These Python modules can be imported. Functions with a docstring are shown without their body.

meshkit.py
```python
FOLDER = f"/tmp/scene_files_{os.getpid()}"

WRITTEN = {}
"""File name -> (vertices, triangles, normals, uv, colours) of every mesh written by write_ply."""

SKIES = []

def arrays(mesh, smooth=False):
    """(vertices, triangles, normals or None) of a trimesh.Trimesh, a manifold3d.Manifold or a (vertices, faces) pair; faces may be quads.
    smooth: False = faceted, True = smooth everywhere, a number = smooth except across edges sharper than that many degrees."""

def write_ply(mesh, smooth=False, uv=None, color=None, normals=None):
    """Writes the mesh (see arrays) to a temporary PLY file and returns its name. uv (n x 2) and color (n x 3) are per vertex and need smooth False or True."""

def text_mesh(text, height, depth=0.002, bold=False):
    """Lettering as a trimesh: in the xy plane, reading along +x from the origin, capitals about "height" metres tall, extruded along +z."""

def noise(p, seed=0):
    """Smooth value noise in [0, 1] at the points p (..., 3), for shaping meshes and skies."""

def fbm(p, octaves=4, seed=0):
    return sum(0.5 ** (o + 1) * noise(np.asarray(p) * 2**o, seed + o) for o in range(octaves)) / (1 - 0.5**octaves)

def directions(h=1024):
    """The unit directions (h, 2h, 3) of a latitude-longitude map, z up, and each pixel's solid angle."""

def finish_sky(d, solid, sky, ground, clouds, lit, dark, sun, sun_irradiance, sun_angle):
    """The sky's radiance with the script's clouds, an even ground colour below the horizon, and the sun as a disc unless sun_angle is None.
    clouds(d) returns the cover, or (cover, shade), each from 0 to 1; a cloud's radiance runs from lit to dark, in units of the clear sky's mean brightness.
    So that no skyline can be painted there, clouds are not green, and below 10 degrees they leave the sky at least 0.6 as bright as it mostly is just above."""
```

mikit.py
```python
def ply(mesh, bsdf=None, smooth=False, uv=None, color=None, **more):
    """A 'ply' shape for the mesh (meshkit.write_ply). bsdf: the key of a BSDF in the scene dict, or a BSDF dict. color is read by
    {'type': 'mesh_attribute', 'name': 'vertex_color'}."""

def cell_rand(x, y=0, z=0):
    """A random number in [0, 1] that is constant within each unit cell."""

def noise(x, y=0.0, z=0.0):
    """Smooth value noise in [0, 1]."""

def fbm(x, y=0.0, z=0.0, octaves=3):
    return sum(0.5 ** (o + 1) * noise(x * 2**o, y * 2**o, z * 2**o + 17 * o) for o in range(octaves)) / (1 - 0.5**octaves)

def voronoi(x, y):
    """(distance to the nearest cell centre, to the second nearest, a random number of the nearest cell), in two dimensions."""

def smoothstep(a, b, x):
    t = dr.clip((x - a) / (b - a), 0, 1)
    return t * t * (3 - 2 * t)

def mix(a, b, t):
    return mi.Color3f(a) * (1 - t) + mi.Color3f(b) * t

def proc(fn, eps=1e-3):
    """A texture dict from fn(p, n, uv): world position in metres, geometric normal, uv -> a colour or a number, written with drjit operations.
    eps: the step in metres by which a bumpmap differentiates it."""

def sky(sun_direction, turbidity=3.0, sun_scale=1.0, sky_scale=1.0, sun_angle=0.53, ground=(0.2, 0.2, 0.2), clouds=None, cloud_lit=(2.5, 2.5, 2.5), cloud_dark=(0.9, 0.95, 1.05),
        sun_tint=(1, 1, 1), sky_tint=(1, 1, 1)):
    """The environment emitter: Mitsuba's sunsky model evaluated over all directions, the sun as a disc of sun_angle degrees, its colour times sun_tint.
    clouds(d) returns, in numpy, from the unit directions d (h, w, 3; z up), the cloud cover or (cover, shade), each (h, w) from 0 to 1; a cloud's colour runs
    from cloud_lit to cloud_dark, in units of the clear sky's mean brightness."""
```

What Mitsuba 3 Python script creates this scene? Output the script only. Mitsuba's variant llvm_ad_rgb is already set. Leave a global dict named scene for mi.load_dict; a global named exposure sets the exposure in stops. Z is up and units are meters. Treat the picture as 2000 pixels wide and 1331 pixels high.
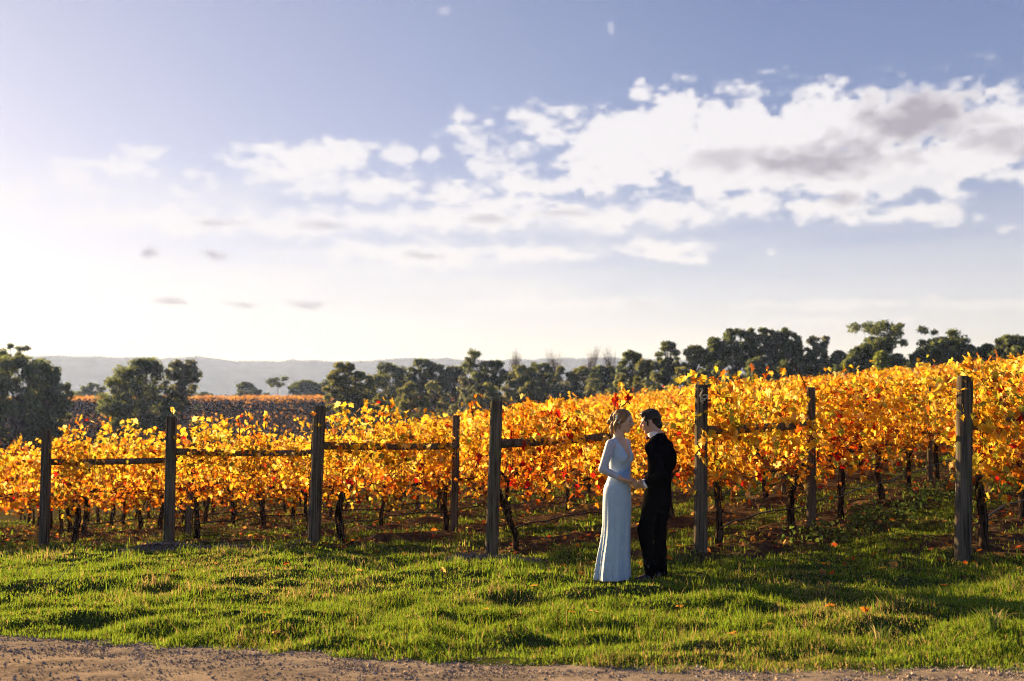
import math
import numpy as np, trimesh, drjit as dr, mitsuba as mi
from scipy.interpolate import RBFInterpolator, PchipInterpolator
import mikit, meshkit
from mikit import proc, ply, noise, fbm, smoothstep, mix, voronoi

T = mi.ScalarTransform4f
scene, labels = {}, {}
rng = np.random.default_rng(11)

# ------------------------------------------------------------------ camera, light, exposure
EYE = 1.76
FPX = 1944.0                                    # focal length in pixels of the 2000 px wide photograph
exposure = 2.5
SUN_AZ, SUN_EL = -44.0, 16.5                    # degrees from the view axis (+y), left is negative
HAZE = [1.0e-4, 1.45e-4, 2.9e-4]

scene['camera'] = {
    'type': 'thinlens', 'fov': 2 * math.degrees(math.atan(1000 / FPX)), 'fov_axis': 'x',
    'to_world': T().look_at(origin=[0, 0, EYE], target=[0, 10, EYE + 10 * (790 - 665.5) / FPX], up=[0, 0, 1]),
    'aperture_radius': 0.0105, 'focus_distance': 10.4, 'near_clip': 0.05, 'far_clip': 20000.0,
    'medium': {'type': 'ref', 'id': 'haze_air'}}

sun_dir = [math.sin(math.radians(SUN_AZ)) * math.cos(math.radians(SUN_EL)),
           math.cos(math.radians(SUN_AZ)) * math.cos(math.radians(SUN_EL)), math.sin(math.radians(SUN_EL))]

# cloud banks: azimuth and elevation of the centre, half width, half height (degrees), cover strength
BANKS = """
8.8 16.1 2.6 1.5 1 | 6.5 14.4 3.2 2.1 1 | 5.2 13.3 2.3 1.3 1 | 11.6 13.8 4.4 2.3 1 | 13.9 15.4 2.5 1.5 1 | 17.1 14.9 3.2 2.1 1.1 |
21.1 15.0 3.6 2.1 1.1 | 23.6 15.7 2.3 1.4 1 | 26.0 14.6 2.6 1.8 1.1 | 24.8 12.7 3.6 1.4 1 | 19.8 12.7 4.2 1.4 1 | 15.8 12.8 4.2 1.2 1 | 22.4 11.9 2.6 .6 .8 |
30 14.5 4.5 2.2 1 | 36 15.5 4 1.8 .9 |
-2.8 15.9 1.1 .75 .9 | -1.8 14.9 1.2 .7 .8 | 1.8 15.8 2.3 1.1 .9 | .3 14.6 1.1 .6 .8 | -1.2 13.4 1.5 .6 .8 |
-12.2 13.4 3.2 1.0 1 | -10.2 14.0 1.8 .9 .9 | -14.7 13.3 .8 .6 .8 | -6.5 14.3 1.3 .6 .8 | -4.6 14.4 .5 .45 .8 | -11.1 12.2 1.6 .7 .8 | -7.2 12.3 2.6 .8 .9 | -8.2 11.7 1.2 .4 .7 |
-2.6 12.2 2.0 .75 .9 | 1.5 12.5 3.3 .7 1 | 0 11.6 3.6 .4 .9 |
-22.4 12.5 2.9 .5 .8 | -20.6 13.4 1.1 .4 .7 | -24 12.0 .9 .55 .7 | -23.0 11.3 .8 .35 .6 | -18.0 12.4 .5 .3 .6 | -17 12.2 .5 .35 .6 | -18.6 11.5 .8 .35 .6 | -26.7 10.8 1.0 .6 .7 | -31 11 3 .7 .7 |
-17 10.0 12.5 .75 .75 | -2.9 10.7 9 .75 .9 | 5.9 10.8 8.5 .75 .9 | 13.0 11.1 2.8 .6 .9 | 17.7 10.7 2.2 .65 .95 | 21.9 10.2 2.5 .65 .95 | 23.9 10.1 .8 .45 .8 |
-4.4 8.7 5.8 .65 .8 | 1.5 8.7 3.3 .65 .9 | 8.2 8.7 3.2 .6 .9 | 9.6 8.6 1.8 .55 .9 |
-19.9 8.2 .7 .34 .55 | -16.6 8.1 .8 .32 .55 | -11.6 5.6 1.1 .3 .45 | -19 5.6 .7 .22 .4 | -15.2 5.5 .7 .2 .4 |
1.5 5.8 6.4 .45 .55 | 7.3 5.9 1.8 .3 .55 | 18.4 5.4 5 .38 .5 | 17 4.6 4.2 .25 .4 | 26 5.2 4 .3 .4 |
-4.0 21.9 .3 .2 .3 | 5.8 20.9 .2 .34 .3 | 16.4 17.0 .5 .42 .7 | 14.8 8.5 .35 .22 .7 | 25.3 9.7 .3 .18 .5 | 26.6 9.0 .55 .2 .5 | 6.2 16.5 .4 .25 .5
"""
SHADES = """
22.6 14.9 4.6 2.1 .85 | 12.6 13.6 3.2 .9 .5 | 17.2 13.4 5.6 1.2 .8 | 26.4 13.5 3 1.0 .6 | 30 13.2 4.5 1.5 .7 |
-16.6 10.0 1.9 .3 .5 | -10.7 10.1 1.6 .3 .5 | -1.5 10.6 1.9 .3 .5 | 3.0 10.9 2.2 .28 .45 | 18.5 11.2 1.2 .45 .6 | -5.0 8.5 1.3 .25 .5 |
-19.9 8.2 .8 .4 .95 | -16.6 8.1 .9 .4 .95 | -11.6 5.6 1.3 .36 .9 | -19 5.6 .9 .3 .9 | -15.2 5.5 .9 .3 .9 | 7.3 5.8 1.2 .3 .4
"""
read = lambda s: np.array([[float(v) for v in b.split()] for b in s.replace('\n', ' ').split('|') if b.strip()])
BANKS, SHADES = read(BANKS), read(SHADES)


def clouds(d):
    az = np.degrees(np.arctan2(d[..., 0], d[..., 1]))
    el = np.degrees(np.arcsin(np.clip(d[..., 2], -1, 1)))
    cover, shade = np.zeros(az.shape), np.zeros(az.shape)
    P = np.stack([az, el * 1.25, az * 0], -1)
    far = np.abs(az) > 44
    # elsewhere in the sky: broken cumulus of the same kind
    n = meshkit.fbm(P * np.array([.07, .14, 1]), 5, 3)
    cover = np.where(el > 3, np.clip((n - .62) * 7, 0, 1) * np.clip((55 - el) / 20, 0, 1), 0)
    shade = np.clip((n - .66) * 6, 0, 1) * .7
    fade = np.clip((np.abs(az) - 40) / 8, 0, 1) + np.clip((el - 24) / 6, 0, 1)
    cover *= np.clip(fade, 0, 1)
    shade *= np.clip(fade, 0, 1)
    cover = 1 - (1 - cover) * (1 - .17 * np.clip((14 - az) / 34, 0, 1) * np.clip((110 + az) / 60, 0, 1) * np.clip((60 - el) / 30, 0, 1) * (el > 0))
    thin = cover.copy()
    box = np.nonzero((np.abs(az) < 44) & (el > 2) & (el < 26))
    a, e, p = az[box], el[box], P[box]
    w1 = (meshkit.fbm(p * np.array([.8, 1.1, 1]), 5, 5) - .5) * 2.4
    w2 = (meshkit.fbm(p * np.array([.8, 1.1, 1]) + 31, 5, 6) - .5) * 2.4
    lace = meshkit.fbm(p * np.array([1.0, 1.7, 1]), 6, 9)
    fine = meshkit.fbm(p * np.array([2.8, 4.4, 1]), 3, 11) - .5
    m = np.full(a.shape, -9.0)
    st = np.zeros(a.shape)
    for ca, ce, ra, re, s in BANKS:
        g = 1 - np.hypot((a - ca + w1 * min(ra, 2.2) * .75) / (ra * 1.12), (e - ce + w2 * re * .7) / (re * 1.1))
        g = np.where(g > 0, g * (2.0 if ra > 2.3 and ce > 11.8 and ca > 4 else 1.0), g)
        on = g > m
        m = np.where(on, g, m)
        st = np.where(on, s, st)
    c = np.clip((m * 1.35 + (lace - .5) * 1.9 + fine * 1.0 + .1) * 1.3, 0, 1) * np.clip((m + .5) * 1.8, 0, 1)
    c = np.clip(c * np.clip(st * 1.1, 0, 1), 0, 1)
    sh = np.zeros(a.shape)
    for ca, ce, ra, re, s in SHADES:
        g = 1 - np.hypot((a - ca + w1 * .7) / ra, (e - ce + w2 * re * .5) / re)
        sh = np.maximum(sh, s * np.clip(g * 1.2 + (lace - .5) * 1.2 + fine * .5, 0, 1))
    # thin bright veil low on the sunward side
    veil = np.clip((13.5 - e) / 9, 0, 1) * np.clip((6 - a) / 32, 0, 1) * (.12 + .55 * meshkit.fbm(p * np.array([.16, .5, 1]), 4, 14))
    low = np.clip((13.5 - e) / 11, 0, 1) * (.46 + .45 * meshkit.fbm(p * np.array([.1, .9, 1]), 4, 16))
    # broad translucent layers of stratus across the middle of the sky
    lay = meshkit.fbm(p * np.array([.11, .85, 1]) + 40, 5, 17)
    lay = np.clip((lay - .46) * 4.5, 0, 1) * np.clip((e - 4.5) / 2, 0, 1) * np.clip((13.2 - e) / 2.5, 0, 1) * np.clip((17 - a) / 14, 0, 1) * (.28 + .4 * lace)
    c = 1 - (1 - c) * (1 - np.clip(lay, 0, .65)) * (1 - np.clip(np.maximum(veil, low), 0, .9))
    cover[box] = 1 - (1 - thin[box]) * (1 - c)
    shade[box] = np.maximum(shade[box], sh)
    return cover, shade


scene['sky'] = mikit.sky(sun_dir, turbidity=2.3, sun_scale=2.8, sky_scale=.72, ground=(.12, .12, .06), clouds=clouds,
                         cloud_lit=(3.5, 3.45, 3.75), cloud_dark=(1.3, 1.18, 1.48), sky_tint=(.99, .87, 1.2), sun_tint=(1.0, .94, .86))

# ------------------------------------------------------------------ materials
def bs(key, d):
    scene[key] = d
    return key


def vcol():
    return {'type': 'mesh_attribute', 'name': 'vertex_color'}


def unpack(p, n, uv):
    # each leaf, blade or stone is of one colour, carried in its uv: u = red and green in steps of 1/255, v = blue
    r = dr.floor(uv.x / 256)
    return mi.Color3f(r / 255, dr.floor(uv.x - r * 256) / 255, uv.y)


def pcol():
    return proc(unpack)


def packed(c):
    c = np.clip(np.asarray(c, float), 0, .99)
    return np.stack([np.floor(c[:, 0] * 255) * 256 + np.floor(c[:, 1] * 255) + .5, c[:, 2]], 1)


bs('m_leaf', {'type': 'principledthin', 'base_color': pcol(), 'roughness': .55, 'diff_trans': 1.15, 'eta': 1.4, 'spec_trans': 0.0})
bs('m_grass', {'type': 'principledthin', 'base_color': pcol(), 'roughness': .45, 'diff_trans': .95, 'eta': 1.4, 'spec_trans': 0.0})
bs('m_gum', {'type': 'principledthin', 'base_color': pcol(), 'roughness': .6, 'diff_trans': 1.1, 'eta': 1.4, 'spec_trans': 0.0})
bs('m_matt', {'type': 'twosided', 'bsdf': {'type': 'diffuse', 'reflectance': pcol()}})
bs('m_stone', {'type': 'twosided', 'bsdf': {'type': 'diffuse', 'reflectance': pcol()}})


def wood_col(p, n, uv):
    g = noise(p.x * 70, p.y * 70, p.z * 2.2) * .6 + noise(p.x * 150, p.y * 150, p.z * 3) * .4
    l = noise(p.x * 11 + 4, p.y * 11, p.z * 6)
    c = mix((.035, .03, .025), (.145, .127, .108), smoothstep(.2, .75, g))
    return mix(c, (.085, .1, .055), smoothstep(.6, .85, l) * .6)


bs('m_wood', {'type': 'twosided', 'bsdf': {'type': 'diffuse', 'reflectance': proc(wood_col)}})


def bark_col(p, n, uv):
    g = noise(p.x * 70, p.y * 70, p.z * 9)
    return mix((.012, .009, .007), (.075, .055, .04), smoothstep(.3, .75, g))


bs('m_bark', {'type': 'twosided', 'bsdf': {'type': 'diffuse', 'reflectance': proc(bark_col)}})


def gumbark_col(p, n, uv):
    g = noise(p.x * 4, p.y * 4, p.z * 1.5)
    return mix((.09, .075, .06), (.36, .32, .27), smoothstep(.4, .7, g))


bs('m_gumbark', {'type': 'twosided', 'bsdf': {'type': 'diffuse', 'reflectance': proc(gumbark_col)}})
bs('m_hose', {'type': 'roughplastic', 'diffuse_reflectance': {'type': 'rgb', 'value': [.012, .012, .013]}, 'alpha': .25})
bs('m_wire', {'type': 'principled', 'base_color': {'type': 'rgb', 'value': [.3, .29, .27]}, 'metallic': .8, 'roughness': .45})

# ------------------------------------------------------------------ rows, terrain
R = np.array([.62, .785]); R /= np.linalg.norm(R)          # direction of the vine rows
NR = np.array([R[1], -R[0]])                                # across the rows, to the right
ENDS = np.array([[-7.65, 16.45], [-5.17, 15.17], [-2.77, 14.08], [-.25, 12.28], [2.15, 11.48], [4.65, 10.39]])
ROWQ = [float(e @ NR) for e in ENDS]
LEFTQ = [ROWQ[0] - 2.63 * j for j in range(1, 11)]
ALLQ = ROWQ + LEFTQ
HL0, HLN = np.array([2.15, 11.48]), np.array([-.43, -.903])   # headland line (through the end posts)


def edge_y(x):
    x = np.clip(x, -9, 4)
    return 6.49 - .2 * x + .0318 * x * x


CTRL = np.array([
    # end posts and second posts
    (-7.65, 16.45, -2.379), (-5.17, 15.17, -2.172), (-2.77, 14.08, -2.044), (-.25, 12.28, -1.869), (2.15, 11.48, -1.776), (4.65, 10.39, -1.633),
    (-.95, 16.49, -2.136), (4.04, 13.84, -1.772), (1.05, 10.29, -1.805), (1.48, 10.42, -1.795), (8, 12, -1.4), (-9.9, 17.1, -2.5), (-14.7, 19.3, -2.9),
    # track
    (0, 6, -1.67), (-4, 7, -1.76), (4, 6, -1.6), (0, 0, -1.66), (-10, 3, -1.9), (10, 0, -1.45), (0, -10, -1.66), (-30, -10, -2.2), (30, -10, -1.0), (0, -60, -1.6), (60, -60, 0), (-60, -60, -3),
    # vineyard slope
    (-10, 30, -3.5), (0, 35, -2.8), (-3, 45, -2.75), (2.6, 50, -1.8), (7.7, 60, -1.3), (12.3, 60, -.9), (20, 65, -.25), (28.8, 70, .55), (36, 70, 1.4), (45, 70, 2.4),
    (12, 18, -1.15), (20, 30, -.55), (15.4, 30, -.9), (24, 45, -.15), (10, 35, -1.5), (3, 27, -2.15),
    (5, 90, -3.6), (30, 110, -.6), (60, 110, 2.3), (70, 70, 4), (90, 130, 4), (40, 150, -1.2), (0, 130, -5), (80, 0, 2), (60, 30, 2.5),
    # valley and the far field
    (-15, 45, -4.6), (-30, 60, -6), (-35, 100, -5.6), (-10, 90, -5), (-60, 100, -6), (-60, 160, -3.4), (-20, 160, -3.2), (-100, 220, -.4), (-60, 250, .6), (0, 250, .6),
    (40, 230, .6), (-130, 250, .4), (-40, 30, -4), (-25, 15, -2.8), (-60, 0, -3.2), (-60, 60, -5.6), (120, 240, 1), (-150, 120, -5), (150, 60, 5)])
_rbf = RBFInterpolator(CTRL[:, :2], CTRL[:, 2] + EYE, kernel='thin_plate_spline', smoothing=.002)


def base_z(x, y):
    x, y = np.asarray(x, float), np.asarray(y, float)
    shape = np.broadcast(x, y).shape
    p = np.stack([np.broadcast_to(x, shape).ravel(), np.broadcast_to(y, shape).ravel()], 1)
    r = np.hypot(p[:, 0], p[:, 1])
    out = np.full(len(p), EYE - 1.5)
    near = r < 420
    if near.any():
        z = _rbf(p[near])
        w = np.clip((r[near] - 255) / 150, 0, 1)
        w = w * w * (3 - 2 * w)
        out[near] = z * (1 - w) + (EYE - 1.5) * w
    return out.reshape(shape)


def row_dist(x, y):
    q = x * NR[0] + y * NR[1]
    return np.min([np.abs(q - k) for k in ALLQ], axis=0)


def bumps(x, y):
    x, y = np.asarray(x, float), np.asarray(y, float)
    P = np.stack([x, y, x * 0], -1)
    off_road = np.clip((y - edge_y(x)) / .45, 0, 1)
    inside = np.clip(-((x - HL0[0]) * HLN[0] + (y - HL0[1]) * HLN[1]) / .8 + .5, 0, 1)
    berm = np.exp(-(row_dist(x, y) / .45) ** 2) * .07 * inside
    far = np.clip((70 - np.hypot(x, y)) / 30, 0, 1)
    n = (meshkit.fbm(P * np.array([1.1, 1.9, 1]), 4, 21) - .5) * .2 + (meshkit.noise(P * np.array([3.0, 5.0, 1]), 22) - .5) * .1
    return off_road * far * (n + berm + .02)


def ground_z(x, y):
    return base_z(x, y) + bumps(x, y)


def gz(x, y):
    return float(ground_z(np.array([x]), np.array([y]))[0])


def axis(lo, hi, step, out, grow=1.13):
    mid = list(np.arange(lo, hi + 1e-6, step))
    a, s, up = hi, step, []
    while a < out:
        s *= grow
        a += s
        up.append(a)
    a, s, dn = lo, step, []
    while a > -out:
        s *= grow
        a -= s
        dn.append(a)
    return np.array(dn[::-1] + mid + up)


def grid_mesh(X, Y, Z):
    n, m = X.shape
    i = np.arange(n * m).reshape(n, m)
    q = np.stack([i[:-1, :-1], i[1:, :-1], i[1:, 1:], i[:-1, 1:]], -1).reshape(-1, 4)
    return np.stack([X.ravel(), Y.ravel(), Z.ravel()], 1), np.vstack([q[:, [0, 1, 2]], q[:, [0, 2, 3]]])


gx, gy = axis(-8, 8, .085, 5200), axis(5.6, 15.5, .07, 5200)
GX, GY = np.meshgrid(gx, gy, indexing='ij')
scene_ground = grid_mesh(GX, GY, ground_z(GX, GY))


def ground_masks(x, y):
    P = np.stack([x, y, x * 0], -1)
    w = meshkit.fbm(P * 1.7, 3, 61)
    head = (x - HL0[0]) * HLN[0] + (y - HL0[1]) * HLN[1]
    strip = np.clip((1.12 - row_dist(x, y) - (w - .5) * .9) / .5, 0, 1) * np.clip((.25 - head - (w - .5) * 1.6) / .6, 0, 1)
    strip = np.where(y > 45, .55, strip)
    return np.stack([strip, np.clip((y - 82) / 18, 0, 1)], -1)


def ground_col(p, n, uv):
    f = noise(p.x * 16, p.y * 16, 3) * .6 + noise(p.x * 55, p.y * 55, 5) * .4
    k = noise(p.x * 24, p.y * 24, 8)
    soil = mix(mix((.02, .0145, .0105), (.075, .053, .039), f), (.1, .052, .026), smoothstep(.58, .7, k) * .7)
    grass = mix(mix((.018, .03, .008), (.06, .085, .02), f), (.11, .09, .045), smoothstep(.55, .8, k) * .5)
    return mix(mix(grass, soil, uv.x), mix((.03, .025, .024), (.07, .052, .043), f), uv.y)


bs('m_ground', {'type': 'twosided', 'bsdf': {'type': 'diffuse', 'reflectance': proc(ground_col)}})
scene['ground'] = ply(scene_ground, 'm_ground', smooth=True, uv=ground_masks(scene_ground[0][:, 0], scene_ground[0][:, 1]))
labels['ground'] = {'label': 'green headland and vineyard soil falling away to the valley on the left', 'kind': 'structure', 'category': 'ground'}


def track_col(p, n, uv):
    g = noise(p.x * 30, p.y * 45, 2) * .5 + noise(p.x * 3, p.y * 9, 0) * .5
    c = mix((.13, .11, .094), (.27, .225, .185), smoothstep(.2, .8, g))
    x = dr.clip(p.x, -9, 4)
    e = 6.49 - .2 * x + .0318 * x * x - p.y
    wind = smoothstep(.75, .25, e + (noise(p.x * 2.6, p.y * 2.6, 4) - .5) * .8)
    return mix(c, mix((.1, .092, .088), (.3, .265, .235), g), wind * .5)


bs('m_track', {'type': 'twosided', 'bsdf': {'type': 'diffuse', 'reflectance': proc(track_col)}})
tx = np.arange(-16, 14.01, .08)
tv = 1 - np.linspace(0, 1, 90)[::-1] ** 1.8
wob = (meshkit.fbm(np.stack([tx * 1.4, tx * 0, tx * 0], 1), 4, 31) - .5) * .42
top = edge_y(tx) + wob + .08
TX = np.repeat(tx[:, None], len(tv), 1)
TY = -7 + (top[:, None] + 7) * tv[None]
rough = (meshkit.fbm(np.stack([TX * 4, TY * 7, TX * 0], -1), 3, 33) - .5) * .034 * np.clip((top[:, None] - TY) / .15, 0, 1)
scene['gravel_track'] = ply(grid_mesh(TX, TY, base_z(TX, TY) + .008 + np.clip(rough, -.004, 1)), 'm_track', smooth=True)
labels['gravel_track'] = {'label': 'tan gravel track along the bottom of the picture', 'kind': 'structure', 'category': 'track'}

# hills: a long wooded ridge about 3 km away
ha = np.radians(np.linspace(-75, 75, 500))
prof = np.interp(np.degrees(ha), [-75, -45, -35, -27, -23, -20, -17.7, -15, -12, -9, -6.5, -4.3, -1, 3, 7, 12, 20, 30, 50, 75],
                 [110, 150, 128, 131, 132, 131, 139, 126, 132, 128, 137, 141, 132, 141, 137, 125, 118, 112, 118, 90])
prof = prof + (meshkit.fbm(np.stack([np.degrees(ha) * 1.6, ha * 0, ha * 0], 1), 5, 41) - .5) * 9
hv = np.linspace(0, 1, 26)
hr = 2300 + 700 * hv
HX, HY = np.sin(ha)[:, None] * hr[None], np.cos(ha)[:, None] * hr[None]
HZ = -25 + (prof[:, None] + 25) * (np.sin(hv * np.pi / 2) ** 1.1)[None]
HZ = HZ + (meshkit.fbm(np.stack([HX / 160, HY / 160, HX * 0], -1), 5, 42) - .5) * 30 * (hv * (1.02 - hv) * 3)[None]
HX2, HY2 = np.concatenate([HX, np.sin(ha)[:, None] * 3500], 1), np.concatenate([HY, np.cos(ha)[:, None] * 3500], 1)
HZ2 = np.concatenate([HZ, np.full((len(ha), 1), -30)], 1)
bs('m_hill', {'type': 'twosided', 'bsdf': {'type': 'diffuse', 'reflectance': proc(lambda p, n, uv: mix((.02, .025, .032), (.043, .048, .058), noise(p.x * .02, p.y * .02, p.z * .02)))}})
scene['hills'] = ply(grid_mesh(HX2, HY2, HZ2), 'm_hill', smooth=True)
labels['hills'] = {'label': 'long pale lavender ridge on the horizon', 'kind': 'structure', 'category': 'hills'}

scene['haze_air'] = {'type': 'homogeneous', 'albedo': {'type': 'rgb', 'value': [.88, .91, .99]}, 'sigma_t': {'type': 'rgb', 'value': HAZE}, 'phase': {'type': 'hg', 'g': .2}}
scene['haze'] = {'type': 'cube', 'to_world': T().translate([0, 0, 60]).scale([5600, 5600, 100]), 'bsdf': {'type': 'null'}, 'interior': {'type': 'ref', 'id': 'haze_air'}}
labels['haze'] = {'label': 'thin pale haze in the valley air', 'kind': 'stuff', 'category': 'haze'}

# ------------------------------------------------------------------ mesh helpers
def tag(key, label, cat=None, group=None, kind=None):
    d = {'label': label}
    if cat: d['category'] = cat
    if group: d['group'] = group
    if kind: d['kind'] = kind
    labels[key] = d


_used = {}


def numbered(name):
    n = _used.get(name, -1) + 1
    _used[name] = n
    return name if n == 0 else f'{name}_{n:03d}'


def part(parent, name):
    return numbered(parent + '__' + name)


class MB:
    """Collects pieces of one mesh with a colour per vertex."""

    def __init__(self):
        self.v, self.f, self.c, self.n = [], [], [], 0

    def add(self, v, f, c=(.5, .5, .5)):
        v = np.asarray(v, float)
        self.v.append(v)
        self.f.append(np.asarray(f, int) + self.n)
        self.c.append(np.broadcast_to(np.asarray(c, float), v.shape))
        self.n += len(v)

    def arrays(self):
        return np.vstack(self.v), np.vstack(self.f), np.vstack(self.c)

    def shape(self, bsdf, smooth=False, color=True, **more):
        v, f, c = self.arrays()
        col = {} if not color else ({'color': c} if bsdf == 'm_cloth' else {'uv': packed(c)})
        return ply((v, f), bsdf, smooth=smooth, **col, **more)


def tube(points, radii, sides=8, cap=True, wobble=0.0, seed=0):
    p = np.asarray(points, float)
    r = np.broadcast_to(np.asarray(radii, float), (len(p),))
    t = np.gradient(p, axis=0)
    t /= np.linalg.norm(t, axis=1, keepdims=True) + 1e-12
    ref = np.array([0, 0, 1.0]) if abs(t[:, 2]).mean() < .8 else np.array([1.0, 0, 0])
    a = np.cross(t, ref)
    a /= np.linalg.norm(a, axis=1, keepdims=True) + 1e-12
    b = np.cross(t, a)
    ang = np.arange(sides) * 2 * np.pi / sides
    rr = r[:, None] * np.ones(sides)
    if wobble:
        g = np.random.default_rng(seed)
        rr = rr * (1 + wobble * g.normal(size=rr.shape))
    v = p[:, None] + rr[..., None] * (np.cos(ang)[None, :, None] * a[:, None] + np.sin(ang)[None, :, None] * b[:, None])
    i, j = np.meshgrid(np.arange(len(p) - 1), np.arange(sides), indexing='ij')
    q = np.stack([i * sides + j, i * sides + (j + 1) % sides, (i + 1) * sides + (j + 1) % sides, (i + 1) * sides + j], -1).reshape(-1, 4)
    f = np.vstack([q[:, [0, 1, 2]], q[:, [0, 2, 3]]])
    v = v.reshape(-1, 3)
    if cap:
        n = len(v)
        v = np.vstack([v, p[:1], p[-1:]])
        k = np.arange(sides)
        f = np.vstack([f, np.stack([k * 0 + n, (k + 1) % sides, k], 1), np.stack([k * 0 + n + 1, n - sides + k, n - sides + (k + 1) % sides], 1)])
    return v, f


def curve(points, n=12):
    p = np.asarray(points, float)
    t = np.linspace(0, 1, len(p))
    return np.stack([PchipInterpolator(t, p[:, k])(np.linspace(0, 1, n)) for k in range(3)], 1)


# ------------------------------------------------------------------ posts, struts, hoses, wires
ORD = ['leftmost', 'second', 'third', 'fourth', 'fifth', 'rightmost']
NICE = ['leftmost end post', 'second end post', 'third end post', 'end post left of the bride', 'end post beside the groom', 'rightmost end post']
LEAN = [-.01, -.005, .06, .06, .035, .076]
WIDTH = [.082, .082, .086, .078, .075, .08]


def post_mesh(x, y, h, r, lean, seed, flat=.86):
    g = np.random.default_rng(seed)
    z0 = gz(x, y) - .25
    zs = np.array([0, .1, .25, .45, .8, 1.2, 1.6, .25 + h - .02, .25 + h])
    zs = zs[(zs < h + .22) | (zs >= h + .22)]
    zs = np.unique(np.clip(zs, 0, .25 + h))
    k = (zs - .25) / h
    pts = np.stack([x + lean * k, np.full(len(zs), y), z0 + zs], 1)
    rad = np.full(len(zs), r) * (1.04 - .07 * np.clip(k, 0, 1))
    rad[-1] *= .9
    v, f = tube(pts, rad, 16, True, .018, seed)
    return v, f


posts = {}
for i, (e, l, w) in enumerate(zip(ENDS, LEAN, WIDTH)):
    key = numbered('trellis_post')
    scene[key] = ply(post_mesh(e[0], e[1], 1.9, w, l, 100 + i), 'm_wood', smooth=40)
    lab = ['weathered round timber end post, leftmost in the picture', 'weathered round timber end post, second from the left edge', 'grey weathered end post leaning slightly right, third from the left',
           'sunlit-edged grey end post standing left of the bride', 'timber end post just right of the groom, pale twine near its top', 'thick dark end post near the right edge of the picture'][i]
    tag(key, lab, 'post', 'timber end posts along the headland')
    posts[i] = key
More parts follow.
